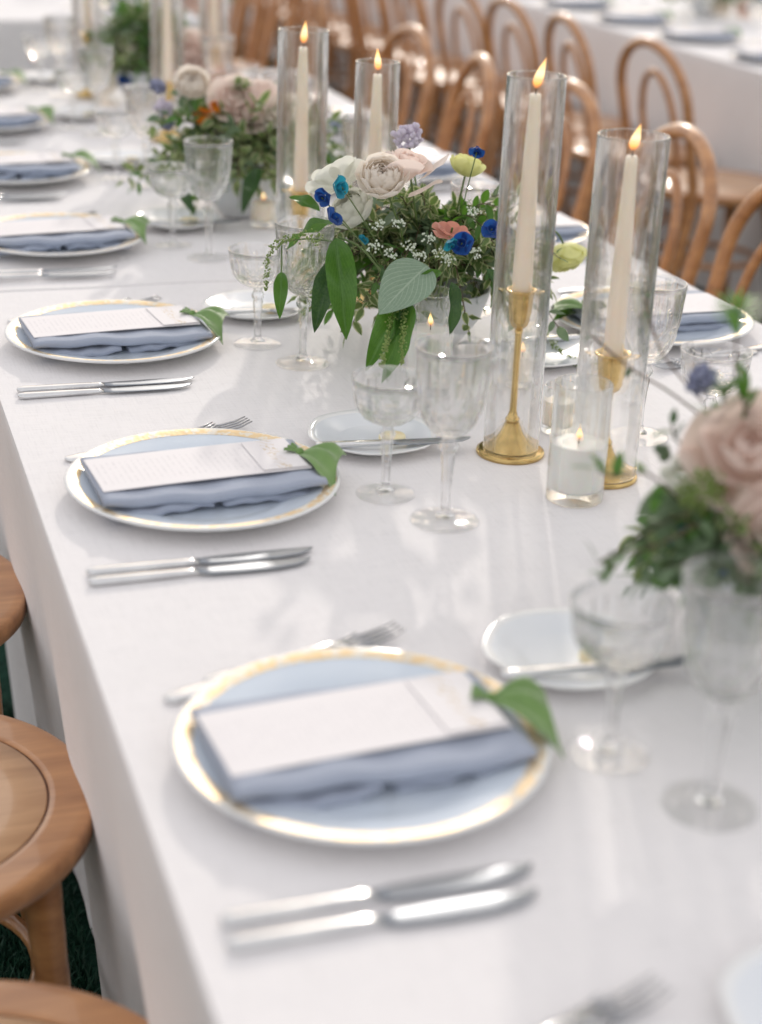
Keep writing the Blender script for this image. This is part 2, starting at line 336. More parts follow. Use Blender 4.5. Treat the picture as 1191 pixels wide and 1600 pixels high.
# ------------------------------------------------------------------ setting: turf
g = link_obj('ground', mesh('ground', [(-150, -150, GZ), (150, -150, GZ), (150, 150, GZ), (-150, 150, GZ)], [(0, 1, 2, 3)], 'turf', False)); tag(g, 'dark green artificial turf under the tables', kind='structure')
def grass(x0, x1, y0, y1, n, h=.022):
    r = random.Random(3); V = []; F = []
    for i in range(n):
        x, y, a = r.uniform(x0, x1), r.uniform(y0, y1), r.uniform(0, 6.28); w = r.uniform(.0012, .0024); hh = h*r.uniform(.6, 1.3); lx, ly = r.gauss(0, .009), r.gauss(0, .009)
        c, s = math.cos(a)*w, math.sin(a)*w; o = len(V)
        V += [(x-c, y-s, GZ), (x+c, y+s, GZ), (x+c*.7+lx*.5, y+s*.7+ly*.5, GZ+hh*.6), (x-c*.7+lx*.5, y-s*.7+ly*.5, GZ+hh*.6), (x+lx, y+ly, GZ+hh)]; F += [(o, o+1, o+2, o+3), (o+3, o+2, o+4)]
    return V, F
gv = grass(-.35, .25, .9, 2.6, 30000)
tag(link_obj('turf_grass', mesh('turf_grass', gv[0], gv[1], 'blade', True)), 'short dark green turf blades beside the left chairs', 'grass', kind='stuff')
# ------------------------------------------------------------------ tables and cloths
def path_points(path, step=.02):
    out = []
    for a, b in zip(path[:-1], path[1:]):
        a, b = Vector(a), Vector(b); L = (b-a).length; n = max(1, int(L/step)); d = (b-a)/L; nr = Vector((d.y, -d.x))
        for i in range(n): out.append((a+d*(L*i/n), nr))
    out.append((Vector(path[-1]), out[-1][1])); 
    res = []
    for i, (p, nr) in enumerate(out):   # soften the corner normals
        q = Vector((0, 0))
        for k in range(-2, 3):
            q += out[min(max(i+k, 0), len(out)-1)][1]
        res.append((p, q.normalized()))
    return res
def tablecloth(label, path, top, z=0.0, step=.02, seed=0, amp=.03, drop=None, tuck=0.0):
    """path runs clockwise seen from above with the outside on its right; top is the flat polygon"""
    drop = drop or (-GZ-.004); P = path_points([Vector(p) for p in path], step); rr = .012; V = []; F = []; n = len(P)
    V += [(x, y, z) for x, y in top]; F.append(tuple(range(len(top))))
    o = len(V); rows = [(0, 0)] + [(rr*math.sin(a), rr*(1-math.cos(a))) for a in (R(22), R(45), R(68), R(90))] + [(rr, rr+(drop-rr)*t) for t in (.04, .09, .15, .22, .3, .4, .5, .6, .7, .8, .9, 1)]
    s = 0
    for i, (p, nr) in enumerate(P):
        if i: s += (p-P[i-1][0]).length
        for (dr, dz) in rows:
            t = max(0, (dz-rr)/drop); f = noise.noise(Vector((s*3.2, seed*7.3, t*.5)))*.9 + .35*math.sin(s*13+seed+2.2*noise.noise(Vector((s*1.3, seed, 0))))*t
            f2 = noise.noise(Vector((s*9, seed*3.1, t*1.5)))*.25
            q = p+nr*(dr-rr+amp*(t**.8)*(f+f2+.55)-tuck*t); V.append((q.x, q.y, z-dz))
    m = len(rows)
    for i in range(n-1):
        for j in range(m-1): F.append((o+i*m+j, o+i*m+j+1, o+(i+1)*m+j+1, o+(i+1)*m+j))
    ob = link_obj('tablecloth', mesh('tablecloth', V, F, 'cloth')); ob.data.polygons[0].use_smooth = False
    return tag(ob, label, 'tablecloth')
def table(label, x0, x1, y0, y1, z=-.009):
    t = thing('dining_table', label, 'table', None, ((x0+x1)/2, (y0+y1)/2, GZ)); hx, hy = (x1-x0)/2-.02, (y1-y0)/2-.02; H = -GZ+z
    part('tabletop', box(-hx, hx, -hy, hy, H-.028, H), 'panel', t, False)
    for sx in (-1, 1):
        for k in range(4):
            yy = -hy+.25+(2*hy-.5)*k/3; part('leg', tube([(sx*(hx-.15), yy, .002), (sx*(hx-.15), yy, H-.028)], .016, 8), 'steel', t)
    return t
XL, XR, YE, YN = .188, 1.362, 4.885, -.9
SEAM = 2.55
table('long dining table hidden under the front and middle white cloths', XL, XR, YN, YE)
i_ = .012
NEAR = tablecloth('white linen cloth over the near half of the main table', [(XL, YN), (XL, SEAM+.012)][::-1] and [(XL, SEAM+.012), (XL, YN), (XR, YN), (XR, SEAM+.012)][::1], [(XL+i_-.012, YN), (XR-i_+.012, YN), (XR-i_+.012, SEAM+.012), (XL+i_-.012, SEAM+.012)], 0.0, .02, 1, .045, tuck=.095)
tablecloth('white linen cloth over the far half of the main table, beyond the seam', [(XR, SEAM-.02), (XR, YE), (XL, YE), (XL, SEAM-.02)], [(XL, SEAM-.02), (XR, SEAM-.02), (XR, YE), (XL, YE)], -.0045, .03, 2, .03, tuck=.085)
hm = part('hem', tube([(XL-.002, SEAM+.012, -.0012)]+[(XL+.01+(XR-XL-.02)*k/40, SEAM+.012+.002*math.sin(k*.7), .0002) for k in range(41)]+[(XR+.002, SEAM+.012, -.0012)], .0019, 8), 'cloth', NEAR)
tb2 = table('dining table behind the far end of the main table, upper left', XL-.1, XR, 6.08, 12)
tablecloth('white cloth with grey shaded front behind the main table, top left', [(XR, 6.08), (XR, 12), (XL-.8, 12), (XL-.8, 6.08), (XR, 6.08)], [(XL-.8, 6.08), (XR, 6.08), (XR, 12), (XL-.8, 12)], 0, .04, 3, .02)
X3 = 2.85
table('parallel dining table at the upper right behind the chairs', X3, X3+1.2, 2.6, 14)
tablecloth('white cloth hanging to the turf on the parallel table, upper right', [(X3+1.2, 2.6), (X3+1.2, 14), (X3, 14), (X3, 2.6), (X3+1.2, 2.6)], [(X3, 2.6), (X3+1.2, 2.6), (X3+1.2, 14), (X3, 14)], 0, .03, 4, .022)
# ------------------------------------------------------------------ tableware
def mk_plate(label, cat, group):
    t = thing('dinner_plate', label, cat, group)
    b = part('plate_rim', lathe([(.0001, .0), (.085, .0), (.09, .003), (.120, .009), (.1515, .0185), (.153, .0205), (.1515, .022), (.1490, .0217)], 72), 'porcelain', t)
    part('gold_band', lathe([(.1490, .0219), (.1455, .0214), (.142, .0205), (.1365, .0191)], 72), 'gold', t)
    part('well', lathe([(.1365, .0189), (.1355, .0186), (.1265, .0163), (.108, .0128), (.100, .0095), (.093, .0075), (.06, .007), (.0001, .007)], 72), 'bluewell', t)
    return t
def mk_napkin(label, cat, group, seed=0):
    t = thing('folded_napkin', label, cat, group); r = random.Random(seed+5)
    def slab(x0, x1, y0, y1, z0, th, ph, sag=.003):
        V = []; F = []; nx = 26; prof = []
        for k in range(10): a = math.pi*k/9; prof.append((-1, -math.sin(a), -math.cos(a)))
        n1 = len(prof)
        for i in range(nx):
            u = i/(nx-1); x = x0+(x1-x0)*u
            wv = .0022*math.sin(u*6+ph)+.0009*math.sin(u*17+ph*2); zz = sag*math.sin(u*5+ph*1.7)*.8+.0012*math.sin(u*21+ph)
            e = 1-.35*(abs(2*u-1)**8)
            for k in range(10):
                a = -math.pi/2+math.pi*k/9; V.append((x, y0+wv-math.cos(a)*th*.5*1.2+.006, z0+th/2+zz+math.sin(a)*th/2*e))
            for k in range(10):
                a = math.pi/2+math.pi*k/9; V.append((x, y1-math.cos(a)*th*.5*1.2-.006, z0+th/2+math.sin(a)*th/2*e+zz*.5))
        m = 20
        for i in range(nx-1):
            for k in range(m): k2 = (k+1) % m; F.append((i*m+k, (i+1)*m+k, (i+1)*m+k2, i*m+k2))
        F.append(tuple(range(m))); F.append(tuple((nx-1)*m+k for k in range(m))[::-1])
        return V, F
    part('lower_fold', slab(-.119, -.004, -.084, .05, .0075, .0115, 1.2+seed), 'napkin', t); part('lower_fold', slab(.007, .116, -.081, .05, .0078, .0115, 2.9+seed), 'napkin', t)
    part('upper_fold', slab(-.124, .124, -.085, .055, .0200, .0115, .4+seed, .002), 'napkin', t)
    return t
def mk_menu(label, cat, group):
    t = thing('menu_card', label, cat, group)
    V, F, uv = sheet(lambda u, v: (-.1175+.235*u, -.049+.098*v, .0008*math.sin(u*3.1)+.0015*(u-.5)), 16, 6, .0009)
    part('paper', (V, F), 'menu', t, False); return t
def mk_namecard(label, cat, group):
    o = link_obj('name_card', mesh('name_card', *box(-.026, .026, -.045, .045, 0, .0007), 'card', False)); return tag(o, label, cat, group)
def mk_wrap(label, cat, group):
    """small square of green silk gathered in a knot: tiny frill, pinch, wide tail"""
    t = thing('green_ribbon', label, cat, group)
    def tail(u, v):
        w = .0035+.044*min(1, u*1.6)**.85; s = (v-.5)*2
        x = .056*u*(1+.10*s*s)-.012*s*u; y = s*w-.006*u*u; z = .011+.010*math.sin(u*2.6)-.004*u**3+(1-u)*.006*math.cos(s*8)*u*2-.026*u*u*max(0, -s)-.006*u*max(0, s)**2+.0015*math.sin(s*6+u*4)*u
        return (x, y, z)
    V, F, uv = sheet(tail, 18, 18, .0012); part('tail', (V, F), 'green_silk', t)
    def fr(u, v):
        s = (v-.5)*2; w = .004+.011*u; return (-.018*u, s*w+.003*u, .0125+.004*math.sin(u*2)+.003*math.cos(s*8)*u)
    V, F, uv = sheet(fr, 8, 14, .001); part('frill', (V, F), 'green_silk', t)
    part('knot', lathe([(.0001, -.0055), (.0045, -.004), (.0062, 0), (.0045, .004), (.0001, .0055)], 12), 'green_silk', t).location = (0, 0, .0125)
    for c in t.children: c.scale = (.88, .8, .9)
    return t
def mk_knife(L=.235):
    def f(label, cat, group):
        t = thing('dinner_knife', label, cat, group); s = L/.235
        part('handle', loft([(0, 0, .004, .003, .002), (.002*s, 0, .004, .0065, .0035), (.01*s, 0, .004, .0075, .004), (.05*s, 0, .004, .0068, .0038), (.095*s, 0, .004, .0062, .0033), (.106*s, 0, .004, .0048, .003), (.113*s, 0, .004, .006, .0018)], 14, .9), 'steel', t)
        part('blade', loft([(.1131*s, .0, .004, .006, .0016), (.125*s, -.001, .004, .0092, .0012), (.16*s, -.0018, .004, .0105, .0010), (.195*s, -.002, .004, .0103, .0009), (.218*s, -.0005, .004, .0080, .0008), (.23*s, .003, .004, .0045, .0007), (L, .0055, .004, .0008, .0005)], 10, 1), 'dark_reflection_steel', t)
        return t
    return f
def mk_fork(label, cat, group):
    t = thing('dinner_fork', label, cat, group)
    part('handle', loft([(0, 0, .003, .003, .0012), (.003, 0, .003, .0085, .0018), (.02, 0, .0034, .0095, .0018), (.06, 0, .005, .0055, .0017), (.10, 0, .0085, .003, .0018), (.128, 0, .0085, .003, .0018), (.137, 0, .0065, .0075, .0013), (.146, 0, .0045, .0117, .0011), (.156, 0, .0038, .0122, .001)], 12, .9), 'steel', t)
    for k in range(4):
        y = (k-1.5)*.0066; part('tine', tube([(.154, y, .0038), (.17, y*1.02, .0042), (.188, y, .0065), (.202, y*.96, .0105)], [.0022, .0019, .0015, .0007], 6), 'tine_steel', t)
    return t
def mk_bread(label, cat, group):
    t = thing('bread_plate', label, cat, group)
    rf = lambda r, z, a: r*(1+.018*math.cos(6*a)*min(1, r/.08)**4)
    part('rim', lathe([(.0001, 0), (.045, 0), (.05, .003), (.079, .0135), (.0805, .0148), (.079, .0158), (.072, .0132)], 72, rf), 'porcelain', t)
    pr_ = [(.072, .0132)]
    for k in range(12): pr_.append((.070-k*.0028, .0127-k*.00055+(.0005 if k % 2 else 0)))
    pr_ += [(.034, .0062), (.0001, .0062)]
    part('ribbed_well', lathe(pr_, 72, rf), 'palewell', t); return t
def mk_butter(label, cat, group):
    o = link_obj('butter_pat', mesh('butter_pat', *lathe([(.0001, 0), (.014, 0), (.0165, .003), (.0165, .0065), (.0145, .0085), (.0001, .009)], 24, lambda r, z, a: r*(1+.03*math.sin(5*a))), 'butter')); return tag(o, label, cat, group)
NG = 120
def tri(x): x = (x/math.pi) % 2.0; return abs(x-1)
def cut(r, z, a, z0, z1):
    """pressed pattern: long fans above, crossed diamonds below"""
    t = (z-z0)/(z1-z0)
    if t < .03 or t > .84: return r
    h = (z-z0)*1000/9.0*math.pi*.5; dia = max(tri(10*a+h), tri(10*a-h))**2; fl = tri(20*a)**1.5*(1 if tri(5*a) > (t-.45)*1.9 else .12)
    w = min(1, max(0, (t-.40)/.08)); e = min(1, (t-.03)*14)*min(1, (.84-t)*9)
    return r-.0020*e*((1-w)*dia+w*fl)
def mk_goblet(label, cat, group):
    t = thing('crystal_goblet', label, cat, group); z0, z1 = .100, .200
    outer = [(.0125, .100), (.019, .104), (.0265, .112), (.0315, .122), (.0345, .133), (.0365, .145), (.0378, .158), (.0388, .170), (.0398, .182), (.0405, .192), (.0410, .1995)]
    op = []
    for (a, b) in zip(outer[:-1], outer[1:]):
        for k in range(6): u = k/6; op.append((a[0]+(b[0]-a[0])*u, a[1]+(b[1]-a[1])*u))
    op.append(outer[-1]); inner = [(.0398, .200), (.0385, .190), (.0372, .170), (.0350, .146), (.0325, .132), (.0288, .121), (.023, .112), (.012, .107), (.0002, .1055)]
    full = [(.0002, .0985), (.006, .0985)]+op+inner
    facet(part('bowl', lathe_split(full, len(op)+2, z0, z1), 'crystal', t), len(op)+1)
    hx = lambda r, z, a: r*(1+.10*math.cos(8*a)) if .012 < z < .098 else r
    part('stem', lathe([(.0002, .0062), (.0115, .0062), (.0068, .011), (.0048, .02), (.0046, .04), (.0058, .060), (.0075, .076), (.0062, .080), (.0095, .084), (.0102, .088), (.0085, .092), (.0060, .0945), (.0070, .0983), (.0002, .0983)], 32, hx), 'crystal', t)
    part('foot', lathe([(.0002, .0008), (.036, .0008), (.0383, .0012), (.038, .0024), (.030, .0034), (.018, .0048), (.010, .0060), (.0002, .0060)], 56), 'crystal_foot', t)
    return t
def facet(o, rows):
    o.data.polygons.foreach_set('use_smooth', [i >= rows*NG for i in range(len(o.data.polygons))]); o.data.update()
def lathe_split(full, nout, z0, z1):
    V = []; F = []
    for j, (r, z) in enumerate(full):
        for i in range(NG):
            a = 2*math.pi*i/NG; rr = cut(r, z, a, z0, z1) if j < nout else r; V.append((rr*math.cos(a), rr*math.sin(a), z))
    for j in range(len(full)-1):
        for i in range(NG): i2 = (i+1) % NG; F.append((j*NG+i, j*NG+i2, (j+1)*NG+i2, (j+1)*NG+i))
    return V, F
def mk_coupe(label, cat, group):
    t = thing('crystal_coupe', label, cat, group); z0, z1 = .086, .140
    outer = [(.012, .086), (.020, .0885), (.029, .094), (.0350, .101), (.0385, .110), (.0403, .120), (.0415, .131), (.0425, .1395)]; op = []
    for (a, b) in zip(outer[:-1], outer[1:]):
        for k in range(7): u = k/7; op.append((a[0]+(b[0]-a[0])*u, a[1]+(b[1]-a[1])*u))
    op.append(outer[-1]); inner = [(.0414, .140), (.0398, .130), (.0382, .119), (.0358, .1105), (.031, .1025), (.024, .0965), (.012, .0925), (.0002, .0915)]
    full = [(.0002, .0845), (.006, .0845)]+op+inner
    facet(part('bowl', lathe_split(full, len(op)+2, z0, z1), 'crystal', t), len(op)+1)
    hx = lambda r, z, a: r*(1+.07*math.cos(8*a)) if .012 < z < .082 else r
    part('stem', lathe([(.0002, .0057), (.011, .0057), (.006, .010), (.0048, .018), (.0046, .034), (.0058, .052), (.0068, .063), (.0058, .066), (.0082, .070), (.0088, .0735), (.0070, .077), (.0055, .080), (.0068, .0843), (.0002, .0843)], 32, hx), 'crystal', t)
    part('foot', lathe([(.0002, .0008), (.0325, .0008), (.034, .0012), (.0337, .0022), (.026, .0031), (.016, .0044), (.009, .0055), (.0002, .0055)], 56), 'crystal_foot', t)
    return t
ST = {}
ORD = ['zeroth', 'nearest', 'second', 'third', 'fourth', 'fifth', 'sixth', 'seventh', 'eighth']
def setting(cx, cy_, rot, where, only=None, dz=0.0, jit=0.0, seed=0, wrapr=None):
    """one place setting; local +x points across the table away from the diner"""
    Mx = Matrix.Translation((cx, cy_, dz)) @ Matrix.Rotation(rot, 4, 'Z')
    def put(key, maker, cat, group, label, x, y, z, a=0):
        if only and key not in only: return None
        p = Mx @ Vector((x, y, z)); return first_or_dup(ST, key, maker, p, rot+a, f'{label} {where}', cat, group)
    r = random.Random(seed+11); j = lambda s: r.uniform(-1, 1)*s*jit
    put('plate', mk_plate, 'plate', 'gold banded dinner plates', 'gold-rimmed pale blue dinner plate', 0, 0, 0)
    y0 = j(.012); a0 = R(1.2)+j(.03)
    put('napkin'+str(seed % 2), lambda l, c, g_: mk_napkin(l, c, g_, seed % 2), 'napkin', 'folded blue napkins', 'folded slate blue napkin on the plate', -.002, .012+y0, 0, a0)
    put('menu', mk_menu, 'menu', 'menu cards', 'long white menu card on the napkin', -.006, .003+y0, .0340, R(1.5)+a0+j(.03))
    put('name', mk_namecard, 'card', 'name cards', 'small gold script card on the menu', .083, .008+y0, .0362, R(2.5)+a0+j(.04))
    put('wrap', mk_wrap, 'ribbon', 'green ribbon knots', 'knotted green ribbon at the plate edge', .112, .004+y0, .026, R(-26)+j(.3) if wrapr is None else wrapr)
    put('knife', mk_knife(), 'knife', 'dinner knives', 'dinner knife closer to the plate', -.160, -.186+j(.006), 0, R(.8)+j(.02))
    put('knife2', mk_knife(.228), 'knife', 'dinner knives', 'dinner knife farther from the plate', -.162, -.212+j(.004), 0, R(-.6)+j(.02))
    put('fork', mk_fork, 'fork', 'dinner forks', 'dinner fork farther from the plate', -.095, .150, 0, R(13.5)+j(.03))
    put('fork2', mk_fork, 'fork', 'dinner forks', 'dinner fork closer to the plate', -.135, .128, 0, R(17)+j(.03))
    put('bread', mk_bread, 'plate', 'bread plates', 'small ribbed bread plate', .235, .112, 0, j(.5))
    put('butter', mk_butter, 'butter', 'butter pats', 'round butter pat on the bread plate', .255, .095, .0064)
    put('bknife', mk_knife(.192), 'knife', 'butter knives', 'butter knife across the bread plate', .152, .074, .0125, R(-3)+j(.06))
    put('coupe', mk_coupe, 'glass', 'cut crystal coupes', 'cut crystal coupe', .198+j(.004), -.048+j(.006), 0, r.uniform(0, 6))
    put('goblet', mk_goblet, 'glass', 'cut crystal goblets', 'cut crystal goblet', .240+j(.004), -.142+j(.006), 0, r.uniform(0, 6))
YL = [1.10, 1.684, 2.26, 2.85, 3.43, 4.01, 4.59]
for k, y in enumerate(YL): setting(.372, y, 0, f'of the {ORD[k+1]} left-side place setting', jit=.9 if k else .5, seed=k)
setting(.372, .57, 0, 'at the bottom edge, nearest the camera', only=('fork', 'fork2'), seed=20)
first_or_dup(ST, 'bread', mk_bread, (.571, .702, 0), .3, 'pale blue bread plate cut off by the bottom right corner', 'plate', 'bread plates')
YR = [1.60, 2.18, 2.76, 3.34, 3.92, 4.50]
setting(1.18, YR[0], math.pi, 'behind the foreground flowers at the right frame edge', only=('coupe', 'goblet'), seed=30)
for k, y in enumerate(YR[1:]): setting(1.18, y, math.pi, f'of the {ORD[k+1]} right-side place setting', jit=.9, seed=40+k, only=None)
for k, y in enumerate([4.42, 4.95, 5.48, 6.01, 6.54, 7.07]):
    setting(X3+.19, y, 0, f'on the upper right table, {ORD[k+1]} row', only=('plate', 'napkin0', 'napkin1', 'menu', 'wrap', 'coupe', 'goblet'), jit=1, seed=50+k)
for k, y in enumerate([6.35, 6.95, 7.55]):
    setting(XR-.18, y, math.pi, f'at right side of upper left table, {ORD[k+1]} row', only=('plate', 'napkin0', 'napkin1', 'menu', 'wrap', 'coupe', 'goblet'), jit=1, seed=60+k)
for k, y in enumerate([6.5, 7.1]):
    setting(XL+.02, y, 0, f'at left side of upper left table, {ORD[k+1]} row', only=('plate', 'napkin0', 'napkin1', 'menu', 'coupe', 'goblet'), jit=1, seed=70+k)
# ------------------------------------------------------------------ candles
def flame(parent, loc, h=.03, w=.0062, lean=(.006, 0)):
    fr_ = random.Random(round(sum(parent.location)*1e4)+7); h *= fr_.uniform(.82, 1.12); w *= fr_.uniform(.85, 1.1); lean = (lean[0]*fr_.uniform(.4, 1.2), fr_.uniform(-.003, .003))
    prof = [(.0001, 0), (.45, .06), (.85, .18), (1, .32), (.86, .5), (.55, .7), (.25, .86), (.0001, 1)]
    V, F = lathe([(r*w, z*h) for r, z in prof], 14); V = [(x+lean[0]*(z/h)**1.5, y+lean[1]*(z/h)**1.5, z) for x, y, z in V]
    o = part('flame', (V, F), 'flame', parent); o.location = loc
    return o
def candlestick(label, x, y, cup, small=False):
    t = thing('candlestick', label, 'candle holder', 'brass candlesticks', (x, y, 0)); rf = lambda r, z, a: r*(1+.02*math.cos(8*a)) if z > .012 and r > .01 else r
    part('base', lathe([(.0001, .0), (.0405, .0), (.0418, .002), (.041, .005), (.037, .0065), (.034, .006), (.030, .009), (.022, .016), (.0145, .026), (.010, .037), (.0082, .041), (.0001, .041)], 56, rf), 'brass', t)
    part('stem', lathe([(.0001, .0412), (.0086, .0412), (.0088, .045), (.0062, .048), (.0044, .054), (.0040, .09), (.0042, cup-.055), (.0050, cup-.048), (.0001, cup-.048)], 24), 'brass', t)
    w = 1.15 if small else 1.0
    part('cup', lathe([(.0001, cup-.0478), (.005*w, cup-.0478), (.010*w, cup-.043), (.0125*w, cup-.036), (.0118*w, cup-.033), (.0135*w, cup-.028), (.0145*w, cup-.012), (.0150*w, cup-.004), (.0178*w, cup-.002), (.0185*w, cup), (.0165*w, cup+.001), (.0135*w, cup-.003), (.0128*w, cup-.012), (.0001, cup-.012)], 32), 'brass', t); return t
def taper(label, x, y, z, top, lean=(.009, .003), fh=.032):
    t = thing('taper_candle', label, 'candle', 'ivory taper candles', (x, y, z)); L = top-z
    wob = lambda r, zz, a: r*(1+.01*math.sin(zz*90+a*2))
    part('wax', lathe([(.0001, 0), (.0108, 0), (.0118, .006), (.0116, L*.2), (.0102, L*.5), (.0082, L*.8), (.0068, L*.96), (.0063, L*.995), (.0050, L), (.003, L-.002), (.0001, L-.0025)], 24, wob), 'wax', t)
    part('wick', tube([(0, 0, L-.003), (.0004, 0, L+.004), (.0014, .0005, L+.0085)], .0007, 6), 'wick', t); flame(t, (.0004, 0, L+.005), fh, .0052, lean); return t
def hurricane(label, x, y, r, h, z=.0065, name='hurricane_glass'):
    w = .0026; t = link_obj(name, mesh(name, *lathe([(r-w, .0008), (r-w+.0008, 0), (r-.0008, 0), (r, .0008), (r, .0022), (r, .004), (r, h-.004), (r, h-.0022), (r, h-.0008), (r-.0008, h), (r-w+.0008, h), (r-w, h-.0008), (r-w, h-.0022), (r-w, h-.004), (r-w, .004), (r-w, .0022)], 96, closed=True), 'tube_glass')); t.location = (x, y, z)
    return tag(t, label, 'glass', 'glass hurricane cylinders')
pA = tp(797, 708); pB = tp(940, 745)
candlestick('tallest brass candlestick with flared base in front of the central flowers', pA.x, pA.y, .204); taper('lit ivory candle on the tallest brass stick, centre right', pA.x, pA.y, .1925, .428, (.012, .002), .036)
hurricane('tall narrow glass cylinder around the centre right candle', pA.x, pA.y, .0335, .442)
candlestick('shorter brass candlestick behind the tall clear votive', pB.x, pB.y, .152, True); taper('lit ivory candle right of the tallest one, in the widest cylinder', pB.x, pB.y, .1405, .376, (.012, .002), .036)
hurricane('wide glass cylinder at right, around the shorter brass candlestick', pB.x, pB.y, .0395, .392)
pL = Vector((.722, 2.54, 0)); pM = Vector((.80, 2.405, 0))
candlestick('brass candlestick left of the central flowers', pL.x, pL.y, .150, True); taper('lit ivory candle left of the central flowers', pL.x, pL.y, .1385, .372, (.003, 0), .032)
hurricane('glass cylinder left of the central flowers', pL.x, pL.y, .0395, .392)
candlestick('brass candlestick hidden behind the cream blooms', pM.x, pM.y, .165); taper('lit ivory candle rising behind the cream blooms', pM.x, pM.y, .1535, .350, (-.003, 0), .03)
hurricane('shorter narrow cylinder behind the cream blooms', pM.x, pM.y, .0335, .362)
# far, out-of-focus candles
for k, (px, py, kk, cup, top, lab) in enumerate([(263, 190, 3.8, .13, .40, 'blurred ivory candle between the two far flower bowls'), (335, 120, 4.2, .15, .40, 'blurred ivory candle right of the far flower bowl'), (140, 150, 4.35, .16, .42, 'blurred ivory candle with gold stick at the upper left')]):
    q = at(px, py, kk); x, y = q.x, q.y
    candlestick(lab.replace('ivory candle', 'brass candlestick'), x, y, cup); taper(lab, x, y, cup-.011, top); hurricane(lab.replace('ivory candle', 'glass cylinder'), x, y, .037, .44)
def votive(label, x, y, r, h, wax, gm='votive_glass', lit=True, base=.010, wmat='white_wax'):
    t = thing('votive_candle', label, 'candle', 'glass votive candles', (x, y, 0)); w = .0022
    part('glass', lathe([(.0001, .0006), (r-.003, .0006), (r-.001, .0006), (r, .0014), (r, .003), (r, .006), (r, h-.004), (r, h-.002), (r, h-.0008), (r-.0007, h), (r-w+.0007, h), (r-w, h-.0008), (r-w, h-.002), (r-w, h-.004), (r-w, base+.005), (r-w, base+.003), (r-w, base+.001), (r-w-.001, base), (r-w-.003, base), (.0001, base)], 72), gm, t)
    part('wax', lathe([(.0001, base+.0006), (r-w-.0012, base+.0006), (r-w-.0006, base+.003), (r-w-.0006, wax-.001), (r-w-.002, wax), (r*.5, wax-.0015), (.0001, wax-.002)], 40), wmat, t)
    part('wick', tube([(0, 0, wax-.003), (0, 0, wax+.005), (.001, 0, wax+.009)], .0007, 6), 'wick', t)
    if lit: flame(t, (0, 0, wax+.004), .016, .0036, (-.002, 0))
    return t
q = tp(897, 778); votive('tall clear votive with floating white candle in front of the brass candlesticks', q.x, q.y, .0325, .138, .068, base=.014)
q = tp(872, 674); votive('short clear votive peeking behind the tall votive', q.x, q.y, .0215, .062, .042, wmat='wax')
q = tp(813, 603); votive('short clear votive behind the tallest brass candlestick', q.x, q.y, .0205, .062, .044, wmat='wax')
q = tp(668, 612); votive('tall clear votive under the large hanging leaf of the central flowers', q.x, q.y, .0305, .138, .088, base=.014)
q = tp(412, 352); votive('short ivory votive left of the central flowers', q.x, q.y, .024, .058, .044, wmat='wax')
q = at(350, 120, 4.1); votive('blush tinted votive glowing at the far right of the flower row', q.x, q.y, .034, .12, .05, 'blush_glass')
q = at(690, 545, 2.3); 
# ------------------------------------------------------------------ flowers and foliage
def leaf_geo(w=.45, fold=.12, curl=.25, nu=6, nv=5, tip=1.0, wave=0):
    def f(u, v):
        s = (v-.5)*2; ww = w*.5*(math.sin(math.pi*min(1, u**.8))**.8)*(1 if u < .999 else 0)+.004
        return (s*ww, u, fold*abs(s)*ww*1.6-curl*u*u+wave*math.sin(u*11+v*3)*ww)
    return sheet(f, nu, nv)
LEAF = {}
def leaf_mesh(key, mat, **kw):
    if key not in LEAF: V, F, uv = leaf_geo(**kw); LEAF[key] = (V, F, uv, mesh('leaf', V, F, mat, True, None, uv), mat)
    return LEAF[key]
def orient(p, d, up_, s):
    y = Vector(d).normalized(); z = (Vector(up_)-y*Vector(up_).dot(y)); z = z.normalized() if z.length > 1e-5 else y.orthogonal().normalized(); x = y.cross(z)
    m_ = Matrix((x, y, z)).transposed().to_4x4(); m_ = m_ @ Matrix.Scale(s, 4); m_.translation = p; return m_
leaf_mesh('v1', 'leaf_varieg', w=.52, curl=.22); leaf_mesh('v2', 'leaf_varieg', w=.46, curl=-.1, wave=.25); leaf_mesh('g1', 'leaf_green', w=.42, curl=.2)
leaf_mesh('s1', 'leaf_sage', w=.5, curl=.15); leaf_mesh('d1', 'leaf_dark', w=.42, curl=.2); leaf_mesh('big', 'leaf_green', w=.30, curl=.2, nu=14, nv=9, wave=.3, fold=.5)
leaf_mesh('bigd', 'leaf_dark', w=.30, curl=.2, nu=14, nv=9, wave=.25, fold=.5); leaf_mesh('grey', 'leaf_grey', w=.62, curl=.16, nu=14, nv=9, fold=.18)
leaf_mesh('fr', 'fern', w=.10, curl=.15, nu=5, nv=3)
